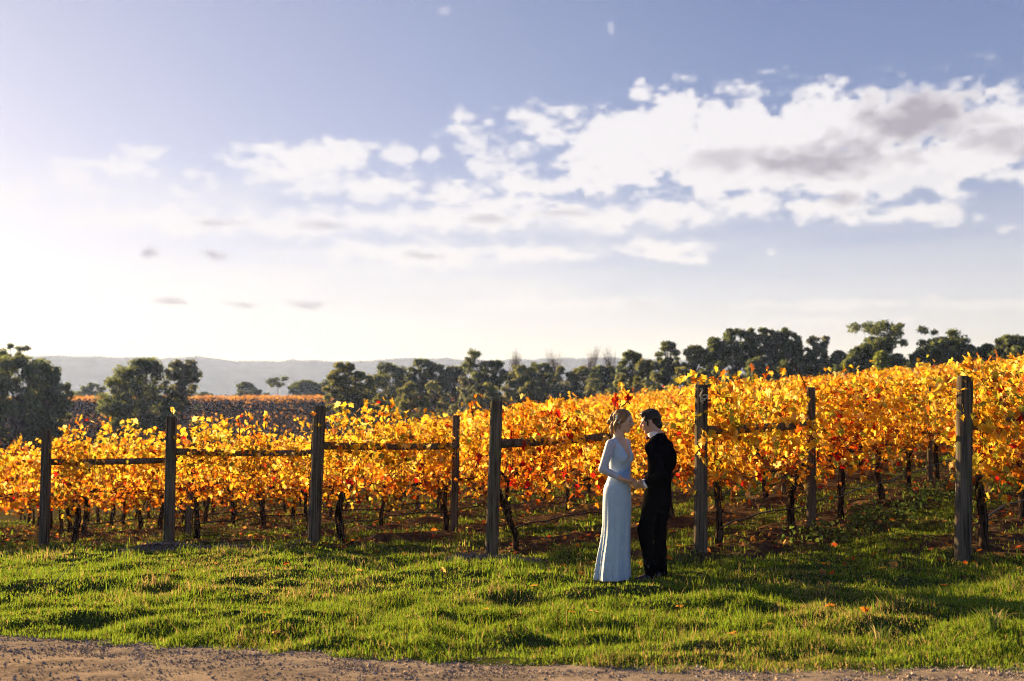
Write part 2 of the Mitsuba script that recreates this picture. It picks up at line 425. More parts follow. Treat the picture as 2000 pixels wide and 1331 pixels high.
# pale twine knotted round the head of the fifth end post
tw = MB()
ex, ey = ENDS[4]
zt = gz(ex, ey) + 1.9
yf = ey - .092
for pts in ([(-.03, 0, -.05), (-.005, -.012, -.07), (-.036, -.014, -.13), (-.022, -.012, -.2), (.0, -.004, -.215)],
            [(-.018, -.01, -.14), (.02, -.016, -.12), (.045, -.012, -.125), (.05, -.006, -.17), (.06, 0, -.2)],
            [(-.03, -.008, -.15), (.0, -.016, -.165), (.032, -.012, -.16)], [(-.02, -.01, -.19), (.012, -.014, -.18), (.02, -.012, -.155)]):
    p = curve(np.array(pts) + [ex + .033, yf, zt], 9)
    v, f = tube(p, .009, 5)
    tw.add(v, f, (.5, .47, .36))
scene['twine_tie'] = tw.shape('m_matt', smooth=True)
tag('twine_tie', 'pale frayed twine knotted on the head of the post right of the groom', 'twine')

INNER = {}
lens = [2.8, 2.8, 2.95, 2.78, 3.03, 3.0]
for i, e in enumerate(ENDS):
    p2 = e + R * (lens[i] - .22) + NR * .19
    key = numbered('trellis_post')
    INNER[i] = p2
    scene[key] = ply(post_mesh(p2[0], p2[1], 1.7 if i == 3 else 1.86, .062, .03 + .03 * (i % 2), 130 + i), 'm_wood', smooth=40)
    tag(key, 'slimmer dark timber post that ends the strut of the ' + NICE[i], 'post', 'strut posts inside the rows')
    # strut, butted between the two posts
    za, zb = gz(*e) + 1.37, gz(*p2) + 1.36
    if i == 2: za -= .03
    a3, b3 = np.array([e[0] + LEAN[i] * .7, e[1], za]), np.array([p2[0] + .04, p2[1], zb])
    u = (b3 - a3) / np.linalg.norm(b3 - a3)
    key = numbered('strut_rail')
    scene[key] = ply(tube(curve([a3 + u * .07, (a3 + b3) / 2 + [0, 0, -.012], b3 - u * .055], 7), [.056, .055, .054, .054, .053, .052, .052], 10, True, .02, 150 + i), 'm_wood', smooth=40)
    tag(key, 'horizontal round timber strut running back from the ' + NICE[i], 'strut', 'timber struts of the trellis')

# posts further along the rows
n_in = 0
rowname = ['the row at the ' + n for n in NICE]
nth = ['first', 'second', 'third', 'fourth', 'fifth', 'sixth', 'seventh', 'eighth', 'ninth', 'tenth'] + [f'number {k}' for k in range(11, 60)]
for i, e in enumerate(ENDS):
    k = 0
    t = lens[i] + 6.0
    while True:
        p = e + R * t
        if p[1] > 34 or abs(p[0] / p[1]) > .54: break
        key = numbered('trellis_post')
        scene[key] = ply(post_mesh(p[0], p[1], 1.75, .045, .02, 200 + 10 * i + k), 'm_wood', smooth=40)
        tag(key, f'thin post among vines, {nth[k]} behind the {NICE[i]}'.replace('number ', ''), 'post', 'thin posts among the vines')
        t += 6.0
        k += 1

for i, e in enumerate(ENDS):
    far = 40 if i < 5 else 15
    ts = np.arange(.35, (far - e[1]) / R[1], .35)
    g = np.random.default_rng(300 + i)
    px, py = e[0] + R[0] * ts, e[1] + R[1] * ts
    z = base_z(px, py) + .40 + .02 * np.cos(ts * 2 * np.pi / 1.75) + .012 * g.normal(size=len(ts))
    z[0] -= .07
    key = numbered('drip_hose')
    scene[key] = ply(tube(np.stack([px + .05, py - .03, z], 1), .0105, 6), 'm_hose', smooth=True)
    tag(key, f'black irrigation hose slung low along {rowname[i]}', 'hose', 'drip hoses along the rows')
    for h in (.98, 1.62):
        key = numbered('trellis_wire')
        z = base_z(px, py) + h
        off = .066 if h < 1 else .04
        ww = MB(); ww.add(*tube(np.stack([px + off, py - off * .8, z], 1)[::3], .0022, 4))
        scene[key] = ww.shape('m_wire', smooth=True, color=False)
        tag(key, f'{"lower" if h < 1 else "upper"} thin steel wire strung along {rowname[i]}', 'wire', 'trellis wires')

# ------------------------------------------------------------------ leaves and vines
def leaf_shape(kind, g):
    """One vine leaf about 1 unit wide in its own xy plane, stalk at the origin, tip along +y, cupped."""
    if kind == 'full':
        out = np.array([(0, 0), (.2, -.12), (.36, .02), (.27, .16), (.5, .34), (.3, .48), (.2, .66), (0, .95), (-.2, .66), (-.3, .48), (-.5, .34), (-.27, .16), (-.36, .02), (-.2, -.12)], float)
        mid = np.array([0, .35])
        p = np.vstack([mid, out])
        n = len(out)
        f = np.array([(0, 1 + k, 1 + (k + 1) % n) for k in range(n)])
    elif kind == 'mid':
        p = np.array([(0, .38), (0, 0), (.36, 0), (.48, .38), (0, .92), (-.48, .38), (-.36, 0)], float)
        f = np.array([(0, k, k + 1 if k < 6 else 1) for k in range(1, 7)])
    elif kind == 'tri':
        p = np.array([(-.4, 0), (.4, .1), (0, .9)], float)
        f = np.array([(0, 1, 2)])
    else:
        p = np.array([(0, 0), (.46, .3), (0, .9), (-.46, .3)], float)
        f = np.array([(0, 1, 2), (0, 2, 3)])
    cup, fold, droop = g.uniform(-.25, .5), g.uniform(-.1, .55), g.uniform(-.1, .6)
    z = -cup * (p ** 2).sum(1) * .6 + np.abs(p[:, 0]) * fold - droop * p[:, 1] ** 2 * .5
    z = z + g.normal(size=len(p)) * (.05 if kind == 'full' else .03)
    return np.column_stack([p, z]), f


G0 = np.random.default_rng(5)
SHAPES = {k: [leaf_shape(k, G0) for _ in range(12)] for k in ('full', 'mid', 'low', 'tri')}


def rot_batch(n, g, hang=.55):
    """Random orientations, leaves mostly hanging with the blade roughly upright."""
    yaw = g.uniform(0, 2 * np.pi, n)
    tilt = g.normal(0, .75, n)
    roll = g.normal(0, .6, n)
    # leaf +y points down-ish, blade normal horizontal-ish
    cy, sy, ct, st, cr, sr = np.cos(yaw), np.sin(yaw), np.cos(tilt + hang - .55), np.sin(tilt + hang - .55), np.cos(roll), np.sin(roll)
    base = np.array([[1, 0, 0], [0, 0, 1], [0, -1, 0.0]])      # y -> -z, z -> y
    Rz = np.zeros((n, 3, 3)); Rz[:, 0, 0] = cy; Rz[:, 0, 1] = -sy; Rz[:, 1, 0] = sy; Rz[:, 1, 1] = cy; Rz[:, 2, 2] = 1
    Rx = np.zeros((n, 3, 3)); Rx[:, 0, 0] = 1; Rx[:, 1, 1] = ct; Rx[:, 1, 2] = -st; Rx[:, 2, 1] = st; Rx[:, 2, 2] = ct
    Ry = np.zeros((n, 3, 3)); Ry[:, 1, 1] = 1; Ry[:, 0, 0] = cr; Ry[:, 0, 2] = sr; Ry[:, 2, 0] = -sr; Ry[:, 2, 2] = cr
    return Rz @ Rx @ Ry @ base


def scatter(kind, pos, size, rot, col, g):
    """All leaves as one (v, f, c)."""
    pick = g.integers(0, 12, len(pos))
    V, F, C, at = [], [], [], 0
    for s in range(12):
        m = np.nonzero(pick == s)[0]
        if not len(m): continue
        sv, sf = SHAPES[kind][s]
        v = np.einsum('nij,kj->nki', rot[m], sv) * size[m, None, None] + pos[m, None]
        f = sf[None] + (np.arange(len(m)) * len(sv))[:, None, None] + at
        V.append(v.reshape(-1, 3)); F.append(f.reshape(-1, 3)); C.append(np.repeat(col[m], len(sv), 0))
        at += len(m) * len(sv)
    return np.vstack(V), np.vstack(F), np.vstack(C)


PAL = np.array([(.86, .55, .045), (.82, .41, .028), (.88, .63, .11), (.64, .22, .018), (.54, .13, .013), (.46, .022, .014), (.44, .43, .05), (.24, .095, .03), (.86, .70, .25)])


def leaf_colors(zrel, g, kind):
    """Autumn leaves: mostly gold; more orange and red ones low on the shoots, as picked leaf by leaf."""
    n = len(zrel)
    low = np.clip((1.4 - zrel) / .55, 0, 1)[:, None]
    w0 = np.array([.38, .16, .2, .06, .02, .012, .1, .07, .07])
    w1 = np.array([.18, .2, .05, .2, .12, .04, .05, .28, .02])
    if kind == 1: w0 = w0 + [0, 0, 0, 0, 0, 0, .16, 0, 0]; w1 = w1 + [0, 0, 0, 0, 0, 0, .12, 0, 0]
    if kind == 2: w0 = w0 + [0, .1, 0, .1, .05, .03, 0, 0, 0]; w1 = w1 + [0, .1, 0, .15, .15, .1, 0, 0, 0]
    if kind == 3: w0 = w0 + [.1, 0, .15, 0, 0, 0, 0, 0, .12]
    if kind == 4: w0 = w0 + [0, .45, 0, .22, .03, 0, 0, 0, 0]; w1 = w1 + [0, .3, 0, .3, .1, 0, 0, 0, 0]
    W = w0[None] * (1 - low) + w1[None] * low
    W = np.cumsum(W / W.sum(1, keepdims=True), 1)
    k = (g.random(n)[:, None] > W).sum(1).clip(0, 8)
    return np.clip(PAL[k] * g.uniform(.62, 1.12, (n, 1)) * g.uniform(.92, 1.08, (n, 3)), 0, .95)


def canopy_points(n, g, L=1.75):
    """Leaves along upright and drooping shoots, in the vine's own frame (x along the row)."""
    ns = 26
    sx = g.uniform(-L / 2, L / 2, ns)
    top = g.normal(1.9, .14, ns).clip(1.5, 2.3)
    out = g.normal(0, .17, ns)
    s = g.integers(0, ns, n)
    t = g.random(n) ** .72
    droop = g.random(ns) < .3
    z = .78 + (top[s] - .78) * t
    x = sx[s] + g.normal(0, .1, n) + .12 * (t - .5) * g.normal(size=ns)[s]
    y = out[s] * (.45 + .9 * np.sin(t * 2.6)) + g.normal(0, .1, n)
    dz = np.where(droop[s], -.25 * np.maximum(t - .6, 0) * 2, 0)
    z = z + dz + g.normal(0, .06, n)
    low = (t < .36) & (g.random(n) < .42)
    z = np.where(low, z - g.uniform(.0, .36, n), z)
    return np.stack([x, y, z], 1)


def foliage(kind, n, size, seed, hue):
    g = np.random.default_rng(seed)
    p = canopy_points(n, g)
    c = leaf_colors(p[:, 2], g, hue)
    return scatter(kind, p, g.normal(size, size * .2, n).clip(size * .5, size * 1.5), rot_batch(n, g), c, g)


NEAR = [foliage('full', 1080, .084, 1000 + k, k % 4) for k in range(10)]
MID = [foliage('mid', 640, .106, 1100 + k, k % 4) for k in range(8)]
FARV = [foliage('low', 430, .14, 1200 + k, [4, 0, 4, 4, 0, 4][k % 6]) for k in range(6)]
FOLI = {}
for name, lib in (('n', NEAR), ('m', MID), ('f', FARV)):
    for k, (v, f, c) in enumerate(lib):
        FOLI[name, k] = ply((v, f), 'm_leaf', uv=packed(c))


def trunk_mesh(seed, rich=True):
    g = np.random.default_rng(seed)
    m = MB()
    lean = g.normal(0, .13)
    pts = [(0, 0, -.1), (g.normal(0, .025), g.normal(0, .02), .2), (lean * .4 + g.normal(0, .03), g.normal(0, .03), .5), (lean, g.normal(0, .02), .8)]
    r0 = g.uniform(.03, .045)
    m.add(*tube(curve(pts, 9), np.linspace(r0 * 1.35, r0 * .95, 9), 8, True, .12, seed))
    if rich:
        for s in (-1, 1):
            q = curve([(lean, 0, .76), (lean + s * .2, 0, .88 + g.normal(0, .03)), (s * .5, g.normal(0, .02), .9), (s * .86, 0, .9 + g.normal(0, .03))], 7)
            m.add(*tube(q, np.linspace(r0 * .75, r0 * .4, 7), 6, True, .12, seed + s))
    return m


def cane_mesh(seed, n=16):
    g = np.random.default_rng(seed)
    m = MB()
    for _ in range(n):
        x = g.uniform(-.8, .8)
        q = curve([(x, 0, .9), (x + g.normal(0, .07), g.normal(0, .08), 1.25), (x + g.normal(0, .12), g.normal(0, .14), 1.6), (x + g.normal(0, .2), g.normal(0, .2), g.uniform(1.75, 2.1))], 7)
        m.add(*tube(q, np.linspace(.0055, .0028, 7), 4), (.1, .04, .02))
    for _ in range(4):
        x = g.uniform(-.8, .8)
        q = curve([(x, 0, .9), (x + g.normal(0, .1), g.normal(0, .15), .75), (x + g.normal(0, .2), g.normal(0, .2), g.uniform(.4, .7))], 5)
        m.add(*tube(q, np.linspace(.004, .002, 5), 4), (.09, .04, .02))
    return m


TR = [trunk_mesh(2000 + k).shape('m_bark', smooth=True, color=False) for k in range(8)]
TRL = [trunk_mesh(2050 + k, False).shape('m_bark', smooth=True, color=False) for k in range(4)]
CA = [cane_mesh(2100 + k).shape('m_matt', smooth=True) for k in range(6)]

rowang = math.degrees(math.atan2(R[1], R[0]))
vines = []
for ri, q in enumerate(ALLQ):
    if ri < 6:
        o = ENDS[ri]
    else:
        j = ri - 5
        o = ENDS[0] + j * np.array([-2.42, 1.14])
        o = o + R * ((q - o @ NR) * 0)
    t, k = .98, 0
    while True:
        p = o + R * t
        if p[1] > 76 or p[0] / p[1] > .56: break
        if p[0] / p[1] > -.57 or (ri in (6, 7, 8, 9) and k < 5):
            vines.append((math.hypot(*p), ri, k, p.copy()))
        t += 1.72
        k += 1
vines.sort(key=lambda a: a[0])
vg = np.random.default_rng(77)
leaf_lib = []
for k in range(27):
    g = np.random.default_rng(3000 + k)
    sv, sf = leaf_shape('full', g)
    c = np.clip(PAL[5 if k == 17 else [0, 2, 8, 1, 0, 3, 2, 6, 4][k % 9]] * g.uniform(.9, 1.08), 0, .95)
    leaf_lib.append(ply((sv * .092, sf), 'm_leaf', uv=packed(np.tile(c, (len(sv), 1)))))

n_vine = 0
far_pieces = MB()
LEAF_PARTS, LEAF_MAX = 0, 1000
for d, ri, k, p in vines:
    z = float(base_z(p[0], p[1])) + (.03 if d < 60 else 0)
    flip = vg.random() < .5
    sc = vg.uniform(.94, 1.08) * ([.93, .94, .96, .98, 1.04, 1.0] + [.97] * 20)[ri]
    yaw = rowang + (180 if flip else 0) + vg.normal(0, 3)
    M = T().translate([p[0], p[1], z]).rotate([0, 0, 1], yaw).scale([sc, sc * vg.uniform(.9, 1.15), sc])
    if n_vine < 315:
        key = numbered('grapevine')
        n_vine += 1
        lod = 'n' if d < 19 else ('m' if d < 33 else 'f')
        cnt = {'n': 10, 'm': 8, 'f': 6}[lod]
        fk = int(vg.integers(cnt))
        fo = part(key, 'foliage')
        scene[fo] = {**FOLI[lod, fk], 'to_world': M}
        labels[fo] = {'label': 'autumn leaves of the vine', 'kind': 'stuff'}
        tk = part(key, 'trunk')
        scene[tk] = {**(TR[int(vg.integers(8))] if d < 30 and k else TRL[int(vg.integers(4))]), 'to_world': M.translate([(.5 if flip else -.5) * (k == 0 and ri < 6), 0, 0])}
        if d < 26:
            ck = part(key, 'cane')
            scene[ck] = {**CA[int(vg.integers(6))], 'to_world': M}
        if d < 17.5 and LEAF_PARTS < LEAF_MAX:
            # the largest outer leaves on the side towards the headland, one by one
            for _ in range(42):
                lx, ly, lz = vg.uniform(-.85, .85), vg.normal(.24, .06) * (1 if flip else -1), vg.uniform(.8, 1.98)
                side = math.degrees(math.atan2(vg.normal(), vg.normal()))
                lm = M.translate([lx, ly, lz]).rotate([0, 0, 1], (180 if flip else 0) + vg.normal(0, 40)).rotate([1, 0, 0], vg.normal(-78, 24)).rotate([0, 1, 0], vg.normal(0, 25)).scale(float(vg.uniform(.75, 1.25)))
                w3 = np.array(lm.matrix, float)[:2, 3]
                if ri < 6 and min(np.hypot(*(w3 - INNER[ri])), np.hypot(*(w3 - ENDS[ri]))) < .3: continue
                lk = part(key, 'leaf')
                scene[lk] = {**leaf_lib[int(vg.integers(27))], 'to_world': lm}
                LEAF_PARTS += 1
        if ri < 6 and d < 27:
            tag(key, f'gold-leaved grapevine, {nth[k]} in {rowname[ri]}', 'grapevine', 'grapevines on the trellis')
        else:
            px = 1000 + FPX * p[0] / p[1]
            cuts = [85, 330, 618, 965, 1195, 1300, 1370, 1580, 1880]
            spot = ['left of the leftmost end post', 'between the first and second end posts', 'between the second and third end posts', 'between the third and fourth end posts',
                    'between the fourth end post and the bride', 'behind the couple', 'between the groom and the post beside him', 'right of the post beside the groom', 'left of the rightmost end post',
                    'right of the rightmost end post'][int(np.searchsorted(cuts, px))]
            how = 'golden grapevine in the rows behind' if d < 26 else ('blurred golden grapevine' if d < 42 else 'small far blurred grapevine')
            tag(key, f'{how}, seen {spot}', 'grapevine', f'{how}, seen {spot}')
    else:
        v, f, c = FARV[int(vg.integers(6))]
        A = np.array(M.matrix, float)
        far_pieces.add(v @ A[:3, :3].T + A[:3, 3], f, c)
if far_pieces.n:
    scene['far_grapevines'] = far_pieces.shape('m_leaf')
    tag('far_grapevines', 'far orange mass of grapevines along the crest of the slope', 'grapevines', kind='stuff')

def near_key(x, y):
    best = min(vines[:60], key=lambda a: math.hypot(a[3][0] - x, a[3][1] - y))
    i = vines.index(best)
    return 'grapevine' if i == 0 else f'grapevine_{i:03d}'


# a few leaves hang across the post beside the groom
g = np.random.default_rng(404)
for _ in range(13):
    zz = float(g.uniform(1.0, 1.42))
    lm = T().translate([ENDS[4][0] + float(g.normal(.02, .06)), ENDS[4][1] - .1 - float(g.uniform(.0, .05)), gz(*ENDS[4]) + zz]).rotate([0, 0, 1], float(g.normal(0, 40))).rotate([1, 0, 0], float(g.normal(-80, 20))).scale(float(g.uniform(.7, 1.15)))
    lk = part(near_key(ENDS[4][0], ENDS[4][1]), 'leaf')
    scene[lk] = {**leaf_lib[[0, 2, 8, 1, 11][int(g.integers(5))]], 'to_world': lm}

# shoots that stand up above the canopy: their own vines' canes
def shoot(name_parent, base, tip, n, seed, hue=3):
    g = np.random.default_rng(seed)
    base, tip = np.array(base, float), np.array(tip, float)
    mid = (base + tip) / 2 + [g.normal(0, .05), g.normal(0, .05), .04]
    q = curve([base, mid, tip], 8)
    m = MB()
    m.add(*tube(q, np.linspace(.009, .004, 8), 4), (.1, .045, .02))
    key = part(name_parent, 'shoot')
    scene[key] = m.shape('m_matt', smooth=True)
    for i in range(n):
        a = q[min(7, 2 + int(g.integers(6)))] + g.normal(0, .022, 3)
        lm = T().translate(list(a)).rotate([0, 0, 1], float(g.uniform(0, 360))).rotate([1, 0, 0], float(g.normal(-80, 25))).scale(float(g.uniform(.6, 1.05)))
        lk = part(name_parent, 'leaf')
        scene[lk] = {**leaf_lib[[0, 2, 8, 1, 9, 11, 18][int(g.integers(7))] if hue == 3 else [17, 17, 17, 26, 17][int(g.integers(5))] if hue == 5 else [5, 8, 14, 26, 23][int(g.integers(5))]], 'to_world': lm}


def above(px, py, d):
    return np.array([(px - 1000) / FPX * d, d, EYE + (790 - py) / FPX * d])


for px, pyb, py, d, n, pxt in ((338, 860, 798, 16.2, 14, 338), (520, 840, 800, 15.8, 9, 522), (470, 850, 812, 15.8, 6, 466), (925, 815, 772, 14.6, 8, 940), (1207, 800, 752, 13.5, 10, 1212), (1480, 800, 722, 13.3, 12, 1500),
                               (1578, 770, 705, 13.6, 2, 1545), (1440, 810, 765, 13.4, 7, 1436), (1912, 720, 690, 26, 5, 1911), (750, 830, 792, 15.0, 9, 755), (130, 860, 832, 17.5, 8, 128), (1990, 740, 718, 11.5, 8, 1990), (1230, 790, 765, 13.6, 7, 1236), (1200, 802, 772, 13.4, 12, 1204), (1213, 796, 768, 13.4, 9, 1218), (1108, 862, 846, 13.0, 9, 1112), (930, 915, 885, 13.6, 10, 936)):
    b, t = above(px, pyb, d), above(pxt, py, d)
    shoot(near_key(b[0], b[1]), b, t, n, int(px * 7 + py), 5 if px in (1200, 1213, 1108, 930) else 2 if px == 925 else 3)
# ------------------------------------------------------------------ grass, litter, gravel
def headland(x, y):
    return (x - HL0[0]) * HLN[0] + (y - HL0[1]) * HLN[1]


def clump(x, y, s, seed):
    return meshkit.fbm(np.stack([x * s, y * s, x * 0], -1), 3, seed)


def bare(x, y):
    """1 where the soil under the vines shows."""
    w = clump(x, y, 1.7, 61)
    strip = np.clip((1.12 - row_dist(x, y) - (w - .5) * .9) / .5, 0, 1)
    ins = np.clip((.25 - headland(x, y) - (w - .5) * 1.6) / .6, 0, 1)
    return strip * ins


MULCH = [(-5.05, 14.55, .75, .3), (-3.75, 14.15, .95, .28), (-.2, 11.8, .6, .24)]


def blades(n, y0, y1, hmul, wid, seed, keep=1.0):
    g = np.random.default_rng(seed)
    y = np.sqrt(g.uniform(y0 ** 2, y1 ** 2, n))
    x = g.uniform(-.56, .57, n) * y
    e = edge_y(x) + (meshkit.fbm(np.stack([x * 1.4, x * 0, x * 0], 1), 4, 31) - .5) * .42 + .08
    frayed = (meshkit.noise(np.stack([x * 6, y * 6, x * 0], 1), 66) - .5) * .3
    c1 = clump(x, y, 1.6, 62)
    c2 = meshkit.noise(np.stack([x * 5, y * 7, x * 0], 1), 63)
    p = (1 - bare(x, y) * .93) * np.clip(.35 + c1 * .9, 0, 1) * (y > np.minimum(e, edge_y(x) + .06) + frayed)
    for mx, my, ra, rb in MULCH:
        p = p * np.clip((np.hypot((x - mx) / ra, (y - my) / rb) - .6) * 2, .05, 1)
    p = p * np.clip(keep, 0, 1)
    m = g.random(n) < p
    x, y, c1, c2 = x[m], y[m], c1[m], c2[m]
    n = len(x)
    z = ground_z(x, y) - .006
    tall = np.clip((c1 - .42) * 4, 0, 1) * np.clip((c2 - .3) * 2.2, 0, 1)
    h = (g.gamma(5, .0068, n) + .014) * (.65 + 1.1 * tall) * hmul
    w = wid * g.uniform(.7, 1.4, n)
    a = g.uniform(0, 2 * np.pi, n)
    lean = np.abs(g.normal(.25, .35, n)) * h
    la = g.uniform(0, 2 * np.pi, n)
    base = np.stack([x, y, z], 1)
    side = np.stack([np.cos(a), np.sin(a), a * 0], 1) * w[:, None] * .5
    out = np.stack([np.cos(la) * lean, np.sin(la) * lean, h], 1)
    midp = base + out * [.35, .35, .55]
    v = np.stack([base - side, base + side, midp - side * .8, midp + side * .8, base + out], 1)
    f = np.array([(0, 1, 3), (0, 3, 2), (2, 3, 4)])
    F = (f[None] + (np.arange(n) * 5)[:, None, None]).reshape(-1, 3)
    dry = (g.random(n) < .08 + .34 * np.clip((clump(x, y, 1.1, 64) - .5) * 5, 0, 1))[:, None]
    col = np.array([.15, .245, .028]) * g.uniform(.65, 1.35, (n, 1)) * g.uniform(.88, 1.12, (n, 3)) + np.array([.075, .06, 0]) * (g.random((n, 1)) ** 2)
    col = np.where(dry, np.array([.42, .32, .14]) * g.uniform(.6, 1.1, (n, 1)), col)
    return v.reshape(-1, 3), F, np.repeat(col, 5, 0)


gm = MB()
for args in ((140000, 5.9, 9.2, 1.0, .0064, 71), (110000, 9.2, 13.2, 1.05, .0092, 72), (70000, 13.2, 20, 1.15, .013, 73), (70000, 20, 42, 1.5, .03, 74)):
    gm.add(*blades(*args))
scene['grass'] = gm.shape('m_grass')
tag('grass', 'short tufty green grass covering the headland and the strips between rows', 'grass', kind='stuff')

# taller tufts near the right edge
def tuft(x, y, h, n, seed, key, label):
    g = np.random.default_rng(seed)
    m = MB()
    z = gz(x, y)
    for _ in range(n):
        a, r = g.uniform(0, 2 * np.pi), g.uniform(0, .06)
        l = g.uniform(.2, .9) * h
        b = np.array([x + r * np.cos(a), y + r * np.sin(a), z - .01])
        q = curve([b, b + [np.cos(a) * l * .3, np.sin(a) * l * .3, h * .7], b + [np.cos(a) * l, np.sin(a) * l, h * g.uniform(.7, 1.1)]], 5)
        s = np.array([-np.sin(a), np.cos(a), 0]) * .0045
        wv = np.array([1, .95, .8, .5, .05])[:, None]
        v = np.vstack([q - s * wv, q + s * wv])
        f = [(i, i + 1, i + 6) for i in range(4)] + [(i, i + 6, i + 5) for i in range(4)]
        m.add(v, f, np.array([.12, .2, .04]) * g.uniform(.7, 1.3) if g.random() > .3 else np.array([.5, .42, .2]))
    scene[key] = m.shape('m_grass')
    tag(key, label, 'grass tuft')


tuft(3.32, 6.95, .17, 46, 81, numbered('grass_tuft'), 'spiky pale grass tuft at the shadow edge, bottom right')
tuft(2.62, 7.2, .13, 34, 82, numbered('grass_tuft'), 'small spiky grass tuft in the shadow, left of the pale tuft')
tuft(-.62, 11.3, .16, 60, 83, numbered('grass_tuft'), 'dark leafy tuft in front of the post left of the bride')

# mulch heaps at the feet of posts
for i, (mx, my, ra, rb) in enumerate(MULCH):
    g = np.random.default_rng(90 + i)
    m = MB()
    n = 900
    a, r = g.uniform(0, 2 * np.pi, n), np.sqrt(g.random(n))
    x, y = mx + ra * r * np.cos(a), my + rb * r * np.sin(a)
    z = ground_z(x, y) + (1 - r ** 2) * .07
    L, wd = g.uniform(.015, .05, n), g.uniform(.006, .014, n)
    u = g.normal(size=(n, 3)); u[:, 2] *= .35; u /= np.linalg.norm(u, axis=1, keepdims=True)
    s = np.cross(u, g.normal(size=(n, 3))); s /= np.linalg.norm(s, axis=1, keepdims=True)
    t = np.cross(u, s) * .004
    u, s = u * L[:, None], s * wd[:, None]
    c = np.stack([x, y, z], 1)
    v = np.stack([c - u - s, c + u - s, c + u + s, c - u + s, c + t * 3], 1)
    f = np.array([(0, 1, 4), (1, 2, 4), (2, 3, 4), (3, 0, 4), (0, 2, 1), (0, 3, 2)])
    col = np.where(g.random((n, 1)) < .5, [.17, .15, .14], [.26, .2, .15]) * g.uniform(.5, 1.3, (n, 1))
    m.add(v.reshape(-1, 3), (f[None] + (np.arange(n) * 5)[:, None, None]).reshape(-1, 3), np.repeat(col, 5, 0))
    hx, hy = np.meshgrid(np.linspace(-1, 1, 24), np.linspace(-1, 1, 14), indexing='ij')
    hv, hf = grid_mesh(mx + ra * hx, my + rb * hy, ground_z(mx + ra * hx, my + rb * hy) + np.clip(1 - hx ** 2 - hy ** 2, -.3, 1) * .07)
    m.add(hv, hf, (.08, .065, .055))
    key = numbered('mulch_heap')
    scene[key] = m.shape('m_matt')
    tag(key, ['grey bark mulch heap at the foot of the second end post', 'grey bark mulch heap between the second and third end posts', 'grey mulch heap at the foot of the post left of the bride'][i], 'mulch', kind='stuff')


# fallen leaves: many small ones as litter, the conspicuous ones singly
def flat_rot(n, g, tilt=.45):
    yaw = g.uniform(0, 2 * np.pi, n)
    a, b = g.normal(0, tilt, n), g.normal(0, tilt, n)
    Rz = np.zeros((n, 3, 3)); Rz[:, 0, 0] = np.cos(yaw); Rz[:, 0, 1] = -np.sin(yaw); Rz[:, 1, 0] = np.sin(yaw); Rz[:, 1, 1] = np.cos(yaw); Rz[:, 2, 2] = 1
    Rx = np.zeros((n, 3, 3)); Rx[:, 0, 0] = 1; Rx[:, 1, 1] = np.cos(a); Rx[:, 1, 2] = -np.sin(a); Rx[:, 2, 1] = np.sin(a); Rx[:, 2, 2] = np.cos(a)
    Ry = np.zeros((n, 3, 3)); Ry[:, 1, 1] = 1; Ry[:, 0, 0] = np.cos(b); Ry[:, 0, 2] = np.sin(b); Ry[:, 2, 0] = -np.sin(b); Ry[:, 2, 2] = np.cos(b)
    return Rx @ Ry @ Rz


LIT = np.array([(.72, .38, .07), (.62, .22, .03), (.5, .1, .03), (.26, .13, .06), (.18, .09, .045), (.7, .45, .14), (.36, .2, .1)])
g = np.random.default_rng(95)
n = 26000
ly = np.sqrt(g.uniform(6.6 ** 2, 34 ** 2, n))
lx = g.uniform(-.56, .57, n) * ly
hd = headland(lx, ly)
pr = np.where(hd < 0, .12 + .5 * np.clip(1.3 - row_dist(lx, ly), 0, 1), .62 * np.exp(-np.clip(hd, 0, 9) / .6) + .03) * np.clip((clump(lx, ly, 1.5, 67) - .25) * 2, .1, 1)
pr = pr * np.where(hd > 0, np.clip((lx + 3.5) / 4, .35, 1), 1)
m = g.random(n) < pr
lx, ly = lx[m], ly[m]
n = len(lx)
lz = ground_z(lx, ly) + g.uniform(.004, .035, n)
kind = 'mid'
sv = scatter('mid', np.stack([lx, ly, lz], 1), g.uniform(.05, .1, n), flat_rot(n, g), np.clip(LIT[g.integers(0, 7, n)] * g.uniform(.6, 1.1, (n, 1)), 0, .9), g)
lm = MB(); lm.add(*sv)
scene['leaf_litter'] = lm.shape('m_leaf')
tag('leaf_litter', 'fallen orange and brown vine leaves scattered under the rows', 'leaf litter', kind='stuff')


def on_ground(px, py):
    d = 9.0
    for _ in range(25):
        x = (px - 1000) / FPX * d
        z = gz(x, d)
        c, s = math.cos(PIT), math.sin(PIT)
        v = (665.5 - py) / FPX
        k = (s + v * c) / (c - v * s)
        d = .5 * d + .5 * (z - EYE) / k
    u = (px - 1000) / FPX / (c - v * s)
    return u * d, d


